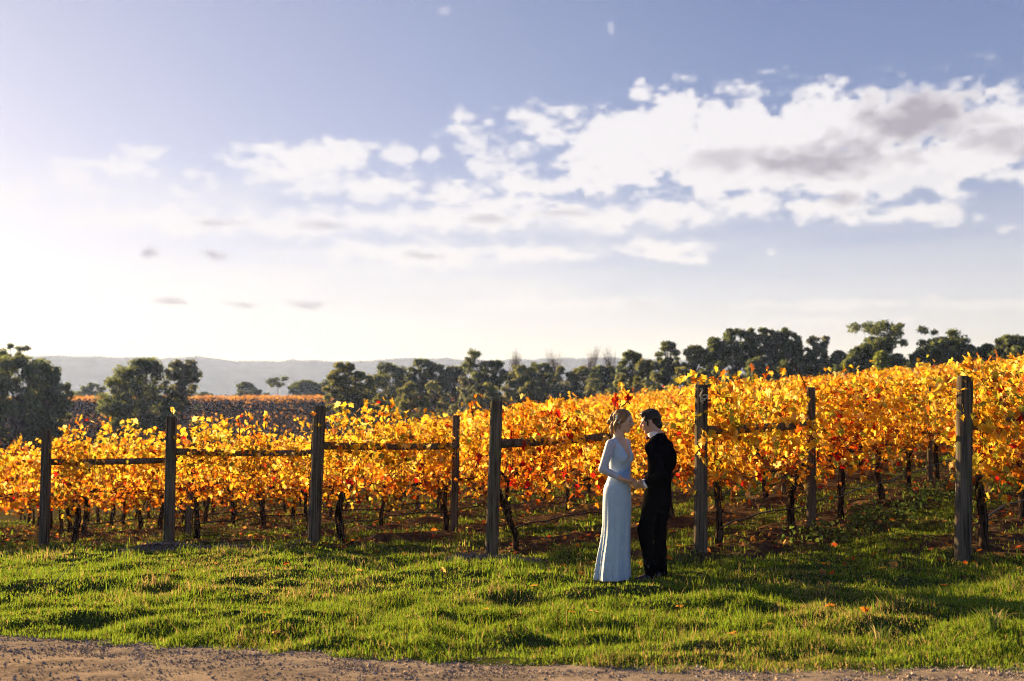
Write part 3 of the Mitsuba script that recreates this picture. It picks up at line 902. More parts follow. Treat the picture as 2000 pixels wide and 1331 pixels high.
PIT = math.atan((790 - 665.5) / FPX)
SINGLE = [(1325, 1073, 0, 'gold fallen leaf heap edge right of the groom’s shoes'), (1690, 1206, 1, 'upright orange fallen leaf in the grass, lower right'), (1627, 1192, 1, 'orange fallen leaf on the shadow edge, left of the upright one'),
          (1425, 1250, 0, 'tan fallen leaf on sunlit grass, lower right of the couple'), (1325, 1195, 0, 'pale orange fallen leaf in the grass right below the couple'), (990, 1233, 1, 'orange-brown fallen leaf in the middle of the lawn'),
          (1110, 1205, 1, 'small orange fallen leaf on the lawn below the bride'), (1165, 1205, 5, 'small gold fallen leaf on the lawn below the bride’s hem'), (340, 1125, 2, 'red-brown fallen leaf near the mulch on the left'),
          (525, 1208, 1, 'orange fallen leaf low on the left lawn'), (535, 1248, 5, 'pale tan leaf at the gravel edge, left'), (425, 1108, 0, 'orange leaf lying on mulch below the second end post'),
          (1865, 1118, 0, 'bright orange leaf at the foot of the rightmost end post'), (1880, 1122, 1, 'orange leaf beside the bright one at the rightmost end post'), (1255, 1112, 1, 'orange leaf beside the groom’s front shoe'),
          (1160, 1105, 5, 'pale gold leaf left of the bride’s hem'), (1570, 1175, 6, 'brown leaf in the shaded grass right of the couple'), (1840, 1150, 2, 'reddish curled leaf in the right-hand shadow'),
          (1505, 1230, 5, 'yellow leaf standing in lit grass, lower right'), (867, 1125, 5, 'pale upright leaf in front of the fourth end post')]
for px, py, ci, lab in SINGLE:
    x, y = on_ground(px, py)
    g = np.random.default_rng(px)
    sv, sf = leaf_shape('full', g)
    key = numbered('fallen_leaf')
    scene[key] = {**ply((sv * .078, sf), 'm_leaf', uv=packed(np.tile(np.clip(LIT[ci] * 1.15, 0, .9), (len(sv), 1)))),
                  'to_world': T().translate([x, y, gz(x, y) + .04]).rotate([0, 0, 1], float(g.uniform(0, 360))).rotate([1, 0, 0], float(g.normal(20, 18)))}
    tag(key, lab.replace('’', "'"), 'fallen leaf', 'single fallen leaves on the lawn')

# leafy weeds under the row beside the groom
g = np.random.default_rng(97)
n = 1500
u, w = g.uniform(1.6, 8.5, n), g.normal(.6, .22, n)
wx, wy = ENDS[4][0] + R[0] * u + NR[0] * w, ENDS[4][1] + R[1] * u + NR[1] * w
keepw = clump(wx, wy, 1.4, 68) > .5
wx, wy = wx[keepw], wy[keepw]
n = len(wx)
wz = ground_z(wx, wy) + g.uniform(.02, .2, n) * np.clip(clump(wx, wy, 2.0, 69) * 1.6, .2, 1)
wm = MB(); wm.add(*scatter('mid', np.stack([wx, wy, wz], 1), g.uniform(.035, .075, n), flat_rot(n, g, .8), np.array([.09, .14, .035]) * g.uniform(.5, 1.7, (n, 1)) * g.uniform(.8, 1.2, (n, 3)), g))
scene['weeds'] = wm.shape('m_grass')
tag('weeds', 'low broad-leaved green weeds beneath the row right of the groom', 'weeds', kind='stuff')

# stick in the grass on the left, twig in the middle
for pts, r, lab in (([(103, 1150), (122, 1130), (146, 1108)], .006, 'thin pale dry stalk leaning in the grass at far left'), ([(998, 1207), (1020, 1209), (1040, 1214)], .008, 'short dark twig lying on the lawn below the bride')):
    q = []
    for i, (px, py) in enumerate(pts):
        x, y = on_ground(px, py) if r > .007 or i == 0 else (q[0][0] + (px - pts[0][0]) / FPX * q[0][1], q[0][1])
        q.append((x, y, gz(x, y) + .03 if r > .007 or i == 0 else q[0][2] + (pts[0][1] - py) / FPX * q[0][1]))
    m = MB(); m.add(*tube(curve(q, 7), np.linspace(r, r * .4, 7), 5), (.42, .36, .24) if r < .007 else (.07, .045, .03))
    key = numbered('dry_twig')
    scene[key] = m.shape('m_matt', smooth=True)
    tag(key, lab, 'twig')

# pebbles on the track
g = np.random.default_rng(99)
OCT = np.array([(1, 0, 0), (-1, 0, 0), (0, 1, 0), (0, -1, 0), (0, 0, 1), (0, 0, -1.0)])
OCF = np.array([(0, 2, 4), (2, 1, 4), (1, 3, 4), (3, 0, 4), (2, 0, 5), (1, 2, 5), (3, 1, 5), (0, 3, 5)])
n = 85000
py_ = g.uniform(5.5, 8.4, n)
px_ = g.uniform(-.58, .58, n) * py_
e = edge_y(px_) - py_ + (meshkit.fbm(np.stack([px_ * 1.4, px_ * 0, px_ * 0], 1), 4, 31) - .5) * .42 + .08
pk = (e > -.06) & (g.random(n) < np.where(e < .5, .8, .28))
px_, py_, e = px_[pk], py_[pk], e[pk]
n = len(px_)
r = np.clip(g.gamma(1.3, .0021, n) + .0022, 0, .02)
sc3 = r[:, None] * g.uniform(.65, 1.35, (n, 3)) * [1, 1, .7]
Rm = flat_rot(n, g, .9)
V = np.einsum('nij,nkj->nki', Rm, OCT[None] * sc3[:, None] * g.uniform(.75, 1.3, (n, 6, 1))) + np.stack([px_, py_, base_z(px_, py_) + .008 + r * .35], 1)[:, None]
F = (OCF[None] + (np.arange(n) * 6)[:, None, None]).reshape(-1, 3)
col = np.where(g.random((n, 1)) < .6, [.27, .255, .25], [.43, .34, .27]) * g.uniform(.5, 1.4, (n, 1))
pm = MB(); pm.add(V.reshape(-1, 3), F, np.repeat(col, 6, 0))
scene['gravel'] = pm.shape('m_stone')
tag('gravel', 'loose grey and brown stones along the edge of the track', 'gravel', kind='stuff')

# ------------------------------------------------------------------ the far field across the valley
g = np.random.default_rng(120)
fm, bm = MB(), MB()
rows_y = np.arange(96, 262, 3.0)
for yy in rows_y:
    L0, L1 = -.62 * yy, .45 * yy
    n = int((L1 - L0) * (8.0 if yy > 200 else 5.0))
    x = g.uniform(L0, L1, n)
    y = yy + g.normal(0, .22, n) + x * .05
    leafed = np.clip((y - 220) / 16, .01, 1) + np.clip((meshkit.noise(np.stack([x * .06, y * .06, x * 0], 1), 121) - .62) * .6, 0, .08)
    is_leaf = g.random(n) < leafed
    z = base_z(x, y) + g.uniform(.5, 1.75, n)
    pos = np.stack([x, y, z], 1)
    if is_leaf.any():
        k = is_leaf
        cc = np.array([(.58, .33, .08), (.52, .27, .07), (.42, .2, .05)])[g.integers(0, 3, k.sum())] * g.uniform(.7, 1.1, (k.sum(), 1))
        fm.add(*scatter('low', pos[k], g.uniform(.35, .6, k.sum()), rot_batch(k.sum(), g), cc, g))
    k = ~is_leaf
    if k.any():
        bm.add(*scatter('low', pos[k], g.uniform(.28, .5, k.sum()), rot_batch(k.sum(), g), np.array([.03, .036, .038]) * g.uniform(.7, 1.2, (k.sum(), 1)), g))
scene['far_vineyard_leaves'] = fm.shape('m_leaf')
tag('far_vineyard_leaves', 'thin orange band of leafy vines along the far field', 'vineyard', kind='stuff')
scene['far_vineyard_canes'] = bm.shape('m_matt')
tag('far_vineyard_canes', 'dark bare vine rows on the shaded far field in the valley', 'vineyard', kind='stuff')

# ------------------------------------------------------------------ trees
def make_tree(x, y, h, w, seed, style, tone):
    """Eucalypt: forking limbs, each ending in flattish leaf clumps with sky between them. Heights above the ground at (x, y)."""
    g = np.random.default_rng(seed)
    z0 = float(base_z(x, y)) - .2
    tk, cr = MB(), MB()
    fork = h * {'tall': .45, 'round': .22, 'bush': .1, 'umbrella': .62, 'bare': .25}[style]
    lean = g.normal(0, .03) * h
    tk.add(*tube(curve([(x, y, z0), (x + lean * .3, y, z0 + fork * .5), (x + lean * .6, y, z0 + fork)], 6), np.linspace(.028 * h, .018 * h, 6) * (.6 if style in ('umbrella', 'bare') else 1), 8))
    top = np.array([x + lean * .6, y, z0 + fork])
    nl = {'tall': 84, 'round': 96, 'bush': 56, 'umbrella': 22, 'bare': 26}[style]
    w = w * (1.0 if style == 'bare' else 1.18)
    clumps = []
    for i in range(nl):
        a = g.uniform(0, 2 * np.pi)
        if style == 'tall':
            k = g.random() ** .8
            rz, rr = fork * .75 + (h - fork * .75) * (.05 + .93 * k), w * .5 * math.sqrt(max(.05, 1 - (k * 1.05 - .35) ** 2 / .62)) * math.sqrt(g.uniform(.1, 1))
        elif style == 'umbrella':
            k = g.uniform(.66, 1)
            rz, rr = h * k, w * .5 * math.sqrt(g.random())
        elif style == 'bare':
            rz, rr = h * g.uniform(.55, 1), w * .5 * g.random()
        else:
            k = g.random()
            rz, rr = fork * .8 + (h - fork * .8) * k, w * .5 * math.sqrt(max(.06, 1 - (2 * k - .85) ** 2 * .8)) * math.sqrt(g.uniform(.15, 1))
        tip = np.array([x + lean + rr * math.cos(a), y + rr * math.sin(a), z0 + rz])
        st = top if rz > fork else np.array([x, y, z0 + rz * .6])
        mid = st + (tip - st) * np.array([.35, .35, .6]) + g.normal(0, .12, 3)
        tk.add(*tube(curve([st, mid, tip], 5), np.linspace(.006 * h, .002 * h, 5) * (.45 if style == 'bare' else 1), 3, False))
        clumps.append(tip)
        if style == 'bare':
            for _ in range(7):
                t2 = tip + g.normal(0, .5, 3) + [0, 0, .8]
                tk.add(*tube(np.array([mid + (tip - mid) * g.random(), (mid + t2) / 2 + g.normal(0, .1, 3), t2]), [.035, .025, .012], 3, False))
    if style != 'bare':
        for tip in clumps:
            big = g.uniform(.05, .13) * w if style != 'umbrella' else g.uniform(.08, .17) * w
            big = float(np.clip(big, .42, 1.3))
            n = int(190 * min(1.3, big))
            d = g.normal(size=(n, 3))
            d /= np.linalg.norm(d, axis=1, keepdims=True)
            pos = tip + d * (g.random((n, 1)) ** .45) * big * np.array([1, 1, .74 if style != 'bush' else .9])
            pos[:, 2] -= .1 * big
            c = np.array(tone) * g.uniform(.55, 1.5, (n, 1)) * g.uniform(.75, 1.3) * g.uniform(.9, 1.1, (n, 3))
            cr.add(*scatter('tri', pos, g.uniform(.22, .42, n), rot_batch(n, g), np.clip(c, 0, .6), g))
    return tk, cr


DARK, OLIVE, GREY, LIME = (.14, .18, .08), (.21, .235, .1), (.2, .225, .14), (.22, .28, .06)
TREES = [(1600, 700, 117, 70, 'bush', DARK, 'dark undergrowth in the gap right of the grove'), (1780, 704, 108, 80, 'bush', DARK, 'dark undergrowth under the tiny umbrella gum'), (1660, 702, 112, 60, 'bush', DARK, 'dark undergrowth left of the light green sapling'), (1900, 694, 104, 80, 'bush', DARK, 'dark undergrowth right of the flat-clumped gum'),(1245, 742, 136, 80, 'bush', OLIVE, 'low olive scrub between the bride and the groom, far behind'), (690, 752, 136, 70, 'bush', OLIVE, 'olive scrub at the foot of the bushy valley gum'), (1110, 744, 138, 80, 'bush', GREY, 'grey scrub along the middle of the tree line'), (950, 748, 140, 70, 'bush', OLIVE, 'olive scrub behind the fourth end post'),  # px, top py, distance, crown width in px, style, tone, label, base py or None
    (10, 668, 118, 60, 'umbrella', DARK, 'sparse tall gum whose top rises behind the leftmost tree'), (28, 695, 108, 150, 'round', DARK, 'big dark round gum tree at the far left edge'), (92, 712, 112, 90, 'round', DARK, 'dark gum tree on the right flank of the leftmost group'),
    (-60, 690, 112, 130, 'round', DARK, 'dark gum tree cut by the left edge of the picture'),
    (290, 702, 126, 130, 'round', DARK, 'broad spreading gum tree standing alone in the valley'), (358, 699, 128, 66, 'tall', GREY, 'thin open gum branches beside the lone valley tree'), (232, 742, 127, 40, 'round', DARK, 'small gum at the left foot of the lone valley tree'),
    (182, 748, 300, 44, 'round', DARK, 'small hazy round tree beyond the far field'), (148, 764, 310, 30, 'bush', DARK, 'tiny hazy bush left of the small hazy round tree'), (400, 765, 300, 30, 'bush', DARK, 'tiny hazy bush on the far field horizon'),
    (480, 746, 290, 42, 'round', DARK, 'small leaning hazy tree on the far horizon'), (543, 736, 285, 38, 'umbrella', DARK, 'small umbrella-shaped tree on the far horizon'), (598, 744, 285, 56, 'round', DARK, 'low hazy round tree right of the umbrella tree'), (640, 742, 285, 50, 'round', DARK, 'low hazy tree behind the bushy valley gum'), (505, 762, 288, 40, 'bush', DARK, 'low hazy scrub beneath the umbrella tree'),
    (672, 703, 128, 58, 'tall', OLIVE, 'bushy olive gum with a forked top in the valley'), (700, 722, 128, 62, 'round', OLIVE, 'lower right half of the bushy valley gum pair'),
    (760, 708, 165, 85, 'round', DARK, 'dark dome-shaped gum behind the valley trees'), (822, 699, 160, 48, 'tall', DARK, 'upright gum with flat top behind the valley scrub'), (856, 706, 160, 52, 'tall', DARK, 'gum tree next to the upright flat-topped gum'), (890, 712, 158, 50, 'tall', GREY, 'grey-green gum left of the umbrella gum'),
    (800, 748, 140, 60, 'bush', OLIVE, 'lighter olive shrub in front of the dome-shaped gum'), (846, 742, 140, 55, 'bush', OLIVE, 'olive shrub in front of the flat-topped gum'), (748, 768, 138, 34, 'bush', OLIVE, 'small shrub right of the bushy valley gum'), (898, 735, 142, 55, 'bush', GREY, 'grey shrub under the grey-green gum'),
    (943, 684, 150, 52, 'umbrella', DARK, 'slender umbrella-topped gum above the tree line'), (965, 702, 148, 48, 'tall', DARK, 'dark gum right beside the umbrella-topped gum'), (930, 724, 150, 40, 'tall', GREY, 'grey gum below the umbrella top'),
    (1020, 712, 150, 62, 'tall', OLIVE, 'olive gum right of the fourth end post, behind the vines'), (1062, 705, 152, 60, 'tall', DARK, 'dark gum left of the bare trees'), (1100, 716, 148, 58, 'round', OLIVE, 'rounded olive gum under the bare trees'), (1140, 716, 148, 60, 'round', OLIVE, 'rounded olive gum behind the bride to the left'),
    (1185, 712, 146, 58, 'tall', DARK, 'dark gum directly above the bride'), (1040, 735, 140, 60, 'bush', OLIVE, 'olive shrub low in the middle tree line'), (1000, 738, 142, 50, 'bush', GREY, 'grey-green shrub right of the umbrella gum'), (1160, 738, 138, 60, 'bush', OLIVE, 'low olive shrub behind the bride'),
    (1078, 692, 175, 44, 'bare', DARK, 'bare leafless tree, left one of the pair on the skyline'), (1150, 684, 175, 52, 'bare', DARK, 'bare leafless tree above the bride on the skyline'), (1010, 690, 178, 38, 'bare', DARK, 'faint bare tree right of the umbrella gum'), (1195, 690, 176, 34, 'bare', DARK, 'faint bare tree just left of the right-hand gums'),
    (1240, 681, 135, 52, 'tall', DARK, 'first dark gum of the right-hand wood'), (1268, 700, 132, 44, 'tall', OLIVE, 'olive gum above the groom'), (1305, 664, 130, 46, 'tall', DARK, 'gum with detached top clumps right of the groom'), (1350, 672, 128, 52, 'tall', OLIVE, 'olive gum over the post beside the groom'),
    (1392, 656, 126, 52, 'tall', DARK, 'dark gum at the left shoulder of the tall grove'), (1436, 638, 125, 66, 'tall', DARK, 'tall gum with a flat leafy crown, first of the tall grove'), (1478, 637, 125, 56, 'tall', DARK, 'tall gum in the middle of the grove'), (1512, 640, 124, 52, 'tall', GREY, 'tall open gum right of the grove centre'), (1540, 637, 124, 46, 'umbrella', DARK, 'umbrella-topped gum at the right of the grove'),
    (1548, 660, 122, 46, 'tall', DARK, 'dark gum under the right umbrella top'), (1590, 652, 122, 40, 'umbrella', GREY, 'thin see-through gum right of the grove'), (1578, 690, 120, 50, 'tall', DARK, 'low dark gum below the thin see-through one'), (1616, 678, 120, 34, 'umbrella', DARK, 'small umbrella-shaped gum in the gap'), (1640, 684, 118, 44, 'round', DARK, 'low dark gum left of the tall right-hand gum'),
    (1410, 706, 118, 60, 'bush', DARK, 'dark undergrowth below the left of the grove'), (1470, 700, 118, 60, 'bush', DARK, 'dark undergrowth below the middle of the grove'), (1530, 704, 116, 60, 'bush', DARK, 'dark undergrowth below the right of the grove'), (1330, 715, 122, 55, 'bush', OLIVE, 'olive scrub right above the groom'), (1280, 726, 124, 55, 'bush', OLIVE, 'olive scrub behind the groom’s head'), (1220, 728, 128, 55, 'bush', OLIVE, 'olive scrub behind the bride’s head'), (1375, 722, 120, 55, 'bush', DARK, 'dark scrub behind the post beside the groom'),
    (1720, 625, 112, 88, 'umbrella', DARK, 'tallest spreading gum on the right skyline'), (1712, 655, 112, 56, 'tall', DARK, 'lower crown of gum beneath the tallest one'), (1690, 668, 112, 46, 'tall', DARK, 'dark gum left of the light green sapling'), (1718, 684, 104, 22, 'tall', LIME, 'light green young tree among the dark gums'), (1752, 690, 110, 50, 'round', DARK, 'low dark gum right of the light green sapling'),
    (1790, 684, 110, 22, 'umbrella', DARK, 'tiny umbrella gum in the right gap'), (1842, 637, 108, 74, 'umbrella', DARK, 'tall gum with separate flat clumps near the right edge'), (1850, 660, 107, 70, 'tall', DARK, 'dense lower crown near the right edge'), (1892, 672, 106, 52, 'round', DARK, 'dark gum left of the rightmost trees'), (1820, 682, 108, 50, 'round', DARK, 'dark round gum behind the right-hand crest'),
    (1930, 672, 104, 50, 'round', DARK, 'dark round gum above the rightmost end post'), (1972, 652, 102, 60, 'tall', DARK, 'spreading gum at the right edge'), (2010, 656, 102, 70, 'round', DARK, 'dark gum cut by the right edge of the picture'), (1990, 676, 100, 60, 'bush', DARK, 'dark undergrowth at the right edge')]
for k, (px, py, d, wpx, style, tone, lab) in enumerate(TREES):
    x = (px - 1000) / FPX * d
    topz = EYE + (790 - py) / FPX * d
    h = topz - float(base_z(x, d))
    tkm, crm = make_tree(x, d, h, wpx / FPX * d, 5000 + k, style, tone)
    key = numbered({'bush': 'shrub', 'bare': 'bare_tree'}.get(style, 'gum_tree'))
    scene[key + '__trunk'] = tkm.shape('m_gumbark', smooth=True, color=False)
    if crm.n:
        scene[key + '__crown'] = crm.shape('m_gum')
        labels[key + '__crown'] = {'label': 'leafy crown', 'kind': 'stuff'}
    tag(key, lab.replace('’', "'"), 'shrub' if style == 'bush' else 'tree', 'trees behind the vineyard')
# ------------------------------------------------------------------ people: smooth surfaces from distance fields
def nets(fn, lo, hi, h):
    """Surface nets of the zero level of fn(points) inside the box."""
    lo, hi = np.array(lo, float), np.array(hi, float)
    n = np.ceil((hi - lo) / h).astype(int) + 1
    ax = [lo[k] + h * np.arange(n[k]) for k in range(3)]
    m = 4
    nc = (n - 1) // m + 2
    C = np.stack(np.meshgrid(*[lo[k] + m * h * np.arange(nc[k]) for k in range(3)], indexing='ij'), -1)
    D = fn(C.reshape(-1, 3)).reshape(nc)
    for k in range(3):
        i = np.minimum(np.arange(n[k]) / m, nc[k] - 1.001)
        i0 = i.astype(int)
        w = (i - i0).reshape([-1 if j == k else 1 for j in range(3)])
        D = np.take(D, i0, k) * (1 - w) + np.take(D, i0 + 1, k) * w
    F = D.copy()
    near = np.argwhere(np.abs(D) < m * h * 1.5)
    F[tuple(near.T)] = np.concatenate([fn(lo + near[i:i + 400000] * h) for i in range(0, len(near), 400000)])
    S = F < 0
    cs = [(a, b, c) for a in (0, 1) for b in (0, 1) for c in (0, 1)]
    cut = lambda A, o: A[o[0]:n[0] - 1 + o[0], o[1]:n[1] - 1 + o[1], o[2]:n[2] - 1 + o[2]]
    cnt = sum(cut(S, o).astype(int) for o in cs)
    act = (cnt > 0) & (cnt < 8)
    idx = np.argwhere(act)
    vals = {o: cut(F, o)[act] for o in cs}
    acc, num = np.zeros((len(idx), 3)), np.zeros(len(idx))
    for a in cs:
        for k in range(3):
            if a[k] == 0:
                b = tuple(1 if j == k else a[j] for j in range(3))
                va, vb = vals[a], vals[b]
                m = (va < 0) != (vb < 0)
                t = np.where(m, va / np.where(m, va - vb, 1), 0)
                p = np.tile(np.array(a, float), (len(idx), 1))
                p[:, k] = t
                acc += p * m[:, None]
                num += m
    V = lo + (idx + acc / num[:, None]) * h
    ids = np.full(act.shape, -1)
    ids[act] = np.arange(len(idx))
    faces = []
    for k in range(3):
        j, l = (k + 1) % 3, (k + 2) % 3
        A = np.moveaxis(S, (k, j, l), (0, 1, 2))
        I = np.moveaxis(ids, (k, j, l), (0, 1, 2))
        e = A[:-1, 1:-1, 1:-1] != A[1:, 1:-1, 1:-1]
        w = np.argwhere(e)
        if not len(w): continue
        a, b, c = w[:, 0], w[:, 1] + 1, w[:, 2] + 1
        q = np.stack([I[a, b - 1, c - 1], I[a, b, c - 1], I[a, b, c], I[a, b - 1, c]], 1)
        out = A[:-1, 1:-1, 1:-1][e]
        q = np.where(out[:, None], q, q[:, ::-1])
        q = q[(q >= 0).all(1)]
        faces += [q[:, [0, 1, 2]], q[:, [0, 2, 3]]]
    return V, np.vstack(faces)


def cone(P, a, b, r1, r2):
    a, b = np.asarray(a, float), np.asarray(b, float)
    ba = b - a
    t = np.clip(((P - a) @ ba) / (ba @ ba), 0, 1)
    return np.linalg.norm(P - a - t[:, None] * ba, axis=1) - (r1 + (r2 - r1) * t)


def ell(P, c, r):
    q = (P - np.asarray(c, float))
    k0 = np.linalg.norm(q / r, axis=1)
    k1 = np.linalg.norm(q / (np.asarray(r) ** 2), axis=1)
    return k0 * (k0 - 1) / np.maximum(k1, 1e-9)


def smin(a, b, k):
    h = np.clip(.5 + .5 * (b - a) / k, 0, 1)
    return b + (a - b) * h - k * h * (1 - h)


def smax(a, b, k):
    return -smin(-a, -b, k)


def column(P, tab, frame, fold=None):
    """Stack of ellipses: rows of tab are z, cx, cy, r_forward, r_side."""
    tab = np.array(tab, float)
    z = np.clip(P[:, 2], tab[0, 0], tab[-1, 0])
    cx, cy, ra, rb = (PchipInterpolator(tab[:, 0], tab[:, k])(z) for k in (1, 2, 3, 4))
    f, r = frame
    dx, dy = P[:, 0] - cx, P[:, 1] - cy
    a, b = dx * f[0] + dy * f[1], dx * r[0] + dy * r[1]
    if fold is not None:
        s = 1 + fold(np.arctan2(b / rb, a / ra), P[:, 2])
        ra, rb = ra * s, rb * s
    d = (np.hypot(a / ra, b / rb) - 1) * np.minimum(ra, rb)
    return smax(d, np.maximum(tab[0, 0] - P[:, 2], P[:, 2] - tab[-1, 0]), .012)


def head_frame(P, c, face, tilt):
    """Points in the head's own frame: u forward, v to its left, w up."""
    f = np.array([face[0], face[1], 0]) / math.hypot(*face[:2])
    l = np.array([-f[1], f[0], 0])
    up = np.array([0, 0, 1.0])
    f2 = f * math.cos(tilt) - up * math.sin(tilt)
    u2 = up * math.cos(tilt) + f * math.sin(tilt)
    q = P - np.asarray(c, float)
    return np.stack([q @ f2, q @ l, q @ u2], 1), (f2, l, u2)


def head_sdf(Q, male):
    d = ell(Q, (-.014, 0, .026), (.095, .074, .082))
    d = smin(d, ell(Q, (.03, 0, -.036), (.06, .056 if not male else .06, .08)), .03)
    d = smin(d, cone(Q, (.0, .045, -.06), (.056, .012, -.099), .018 + .004 * male, .017), .02)
    d = smin(d, cone(Q, (.0, -.045, -.06), (.056, -.012, -.099), .018 + .004 * male, .017), .02)
    d = smin(d, ell(Q, (.066, 0, -.1), (.018, .02, .017)), .014)
    for s in (-1, 1):
        d = smax(d, -ell(Q, (.097, s * .031, .003), (.017, .019, .013)), .012)
        d = smin(d, cone(Q, (.083, s * .012, .02), (.074, s * .048, .016), .009, .007), .012)
        d = smin(d, ell(Q, (.078, s * .031, .001), (.0125, .0135, .0115)), .004)
        d = smin(d, ell(Q, (.06, s * .042, -.028), (.018, .015, .014)), .02)
        d = smin(d, ell(Q, (-.008, s * .076, -.006), (.019, .008, .031)), .008)
        d = smin(d, ell(Q, (.106, s * .011, -.033), (.009, .008, .007)), .006)
    d = smin(d, cone(Q, (.086, 0, .012), (.112, 0, -.028), .007, .011), .012)
    d = smin(d, ell(Q, (.088, 0, -.056), (.013, .024, .006)), .006)
    d = smin(d, ell(Q, (.086, 0, -.067), (.013, .021, .007)), .006)
    return d


def hand_bones(W, d, palm, size=1.0, curl=.9, thumb_side=1):
    """Bones (a, b, ra, rb) of a hand: palm, five separate fingers of their own length, thumb off the side."""
    d = np.array(d, float) / np.linalg.norm(d)
    n = np.array(palm, float) - np.dot(palm, d) * d
    n /= np.linalg.norm(n)
    s = np.cross(n, d) * thumb_side
    W = np.array(W, float)
    out = []
    for off, L, rr in ((.030, .072, .0085), (.010, .08, .009), (-.010, .075, .0085), (-.029, .06, .0075)):
        k = W + d * .085 * size + s * off * size
        out.append((W + s * off * .45 * size + d * .01, k, .014 * size, .0115 * size))
        a, ang = k, .25
        for seg, q in ((.45, 1), (.32, .9), (.23, .8)):
            ang += curl * .55
            e = a + (d * math.cos(ang) + n * math.sin(ang)) * L * seg * size
            out.append((a, e, rr * q * size, rr * (q - .1) * size))
            a = e
    a = W + d * .025 * size + s * .026 * size
    b = a + (s * .7 + d * .6 + n * .35) * .038 * size
    c = b + (d * .8 + s * .1 + n * .6) * .032 * size
    out += [(W + d * .015, a, .014 * size, .013 * size), (a, b, .0125 * size, .0105 * size), (b, c, .0105 * size, .0085 * size)]
    return out


def bones_sdf(P, bones, k=.012):
    d = np.full(len(P), 9.0)
    for b in bones:
        d = smin(d, cone(P, *b), k)
    return d


def place(root, name, fn, lo, hi, h, bsdf, at, color=None, label=None):
    v, f = nets(fn, lo, hi, h)
    key = root if name is None else part(root, name)
    kw = {}
    if color is not None:
        kw['color'] = color(v) if callable(color) else np.tile(color, (len(v), 1))
    scene[key] = ply((v + np.asarray(at), f), bsdf, smooth=True, **kw)
    if label: labels[key] = {'label': label}
    return key


SKIN = {'type': 'principled', 'base_color': vcol(), 'roughness': .5, 'specular': .4}
bs('m_skin', {'type': 'twosided', 'bsdf': SKIN})
bs('m_hair', {'type': 'twosided', 'bsdf': {'type': 'principled', 'base_color': vcol(), 'roughness': .5, 'specular': .3}})


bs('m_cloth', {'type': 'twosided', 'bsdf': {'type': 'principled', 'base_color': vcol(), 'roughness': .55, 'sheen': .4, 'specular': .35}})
bs('m_suit', {'type': 'twosided', 'bsdf': {'type': 'diffuse', 'reflectance': vcol()}})
bs('m_shoe', {'type': 'roughplastic', 'diffuse_reflectance': {'type': 'rgb', 'value': [.01, .01, .012]}, 'alpha': .15})


def fabric(base, bead, scale=70, cut=.6):
    def fn(v):
        n = meshkit.noise(v * scale, 31)[:, None]
        return np.where(n > cut, np.array(bead), np.array(base)) * (.94 + .12 * meshkit.noise(v * 18, 32)[:, None])
    return fn


SHADED_DRESS, SHEER, SASH, SUIT, SHIRT = fabric((.37, .50, .68), (.44, .56, .72), 85, .7), fabric((.38, .40, .50), (.43, .47, .58), 60, .62), fabric((.22, .38, .66), (.25, .41, .69)), fabric((.005, .005, .0065), (.006, .006, .0075)), fabric((.78, .78, .8), (.8, .8, .82))  # dress cloth is white; the blue of open shade is put into its colour

# ---- the bride, in her own metres: x right in the picture, y away from the camera, z up
FB = np.array([.80, -.60]); RB = np.array([-.60, -.80]); FRB = (FB, RB)
bx, by = 1.062, 10.29
AT_B = np.array([bx, by, gz(bx, by) - .012])


def bp(a, b, z, c=.035):
    return np.array([c + a * FB[0] + b * RB[0], a * FB[1] + b * RB[1], z])


HC_B = np.array([.088, -.01, 1.618])
FACE_B, TILT_B = (.90, -.44), .16
torso_b = [(.86, .02, 0, .105, .155), (.93, .02, 0, .11, .158), (1.0, .03, 0, .095, .135), (1.07, .036, 0, .085, .115), (1.16, .042, 0, .095, .124), (1.25, .05, -.004, .112, .137), (1.32, .046, 0, .1, .14), (1.38, .038, 0, .078, .135), (1.415, .034, 0, .06, .1)]
shR, shL = bp(-.005, .148, 1.375), bp(0, -.15, 1.375)
elR, wrR = np.array([-.145, -.16, 1.125]), np.array([.05, -.175, 1.025])
elL, wrL = np.array([.14, .2, 1.12]), np.array([.135, -.005, 1.0])
HAND = np.array([.185, -.15, .985])
bones_br = hand_bones(wrR, HAND - wrR + [0, 0, -.01], (.2, .5, .75), .93, .95, 1)
bones_bl = hand_bones(wrL, HAND + [0, .03, .01] - wrL, (.3, .1, -.9), .93, .9, -1)


def bride_body(P):
    Q, _ = head_frame(P, HC_B, FACE_B, TILT_B)
    d = head_sdf(Q, 0)
    d = smin(d, cone(P, HC_B + [-.03, .01, -.07], (.026, .0, 1.40), .052, .056), .025)
    t = [(z, cx, cy, ra - .007, rb - .007) for z, cx, cy, ra, rb in torso_b]
    d = smin(d, column(P, t, FRB), .03)
    d = smin(d, cone(P, shR, shL, .045, .045), .04)
    for s, e, w in ((shR, elR, wrR), (shL, elL, wrL)):
        d = smin(d, cone(P, s, e, .043, .034), .02)
        d = smin(d, cone(P, e, w, .036, .0245), .012)
    h = np.minimum(bones_sdf(P, bones_br, .008), bones_sdf(P, bones_bl, .008))
    d = smin(d, h, .008)
    for s in (-1, 1):
        d = smin(d, cone(P, (.02 - .03 * s, -.04 * s, .88), (.0 - .02 * s, -.035 * s, .48), .07, .052), .02)
        d = smin(d, cone(P, (.01 - .03 * s, -.05 * s, .48), (-.0 - .03 * s, -.05 * s, .07), .052, .035), .02)
        d = smin(d, cone(P, (-.0 - .03 * s, -.05 * s, .06), (.03 - .03 * s, -.06 - .05 * s, .03), .034, .024), .015)
    return d


def skin_color(base):
    def fn(v):
        n = meshkit.fbm(v * 38, 3, 7)[:, None]
        return np.clip(np.array(base) * (.9 + .2 * n), 0, .9)
    return fn


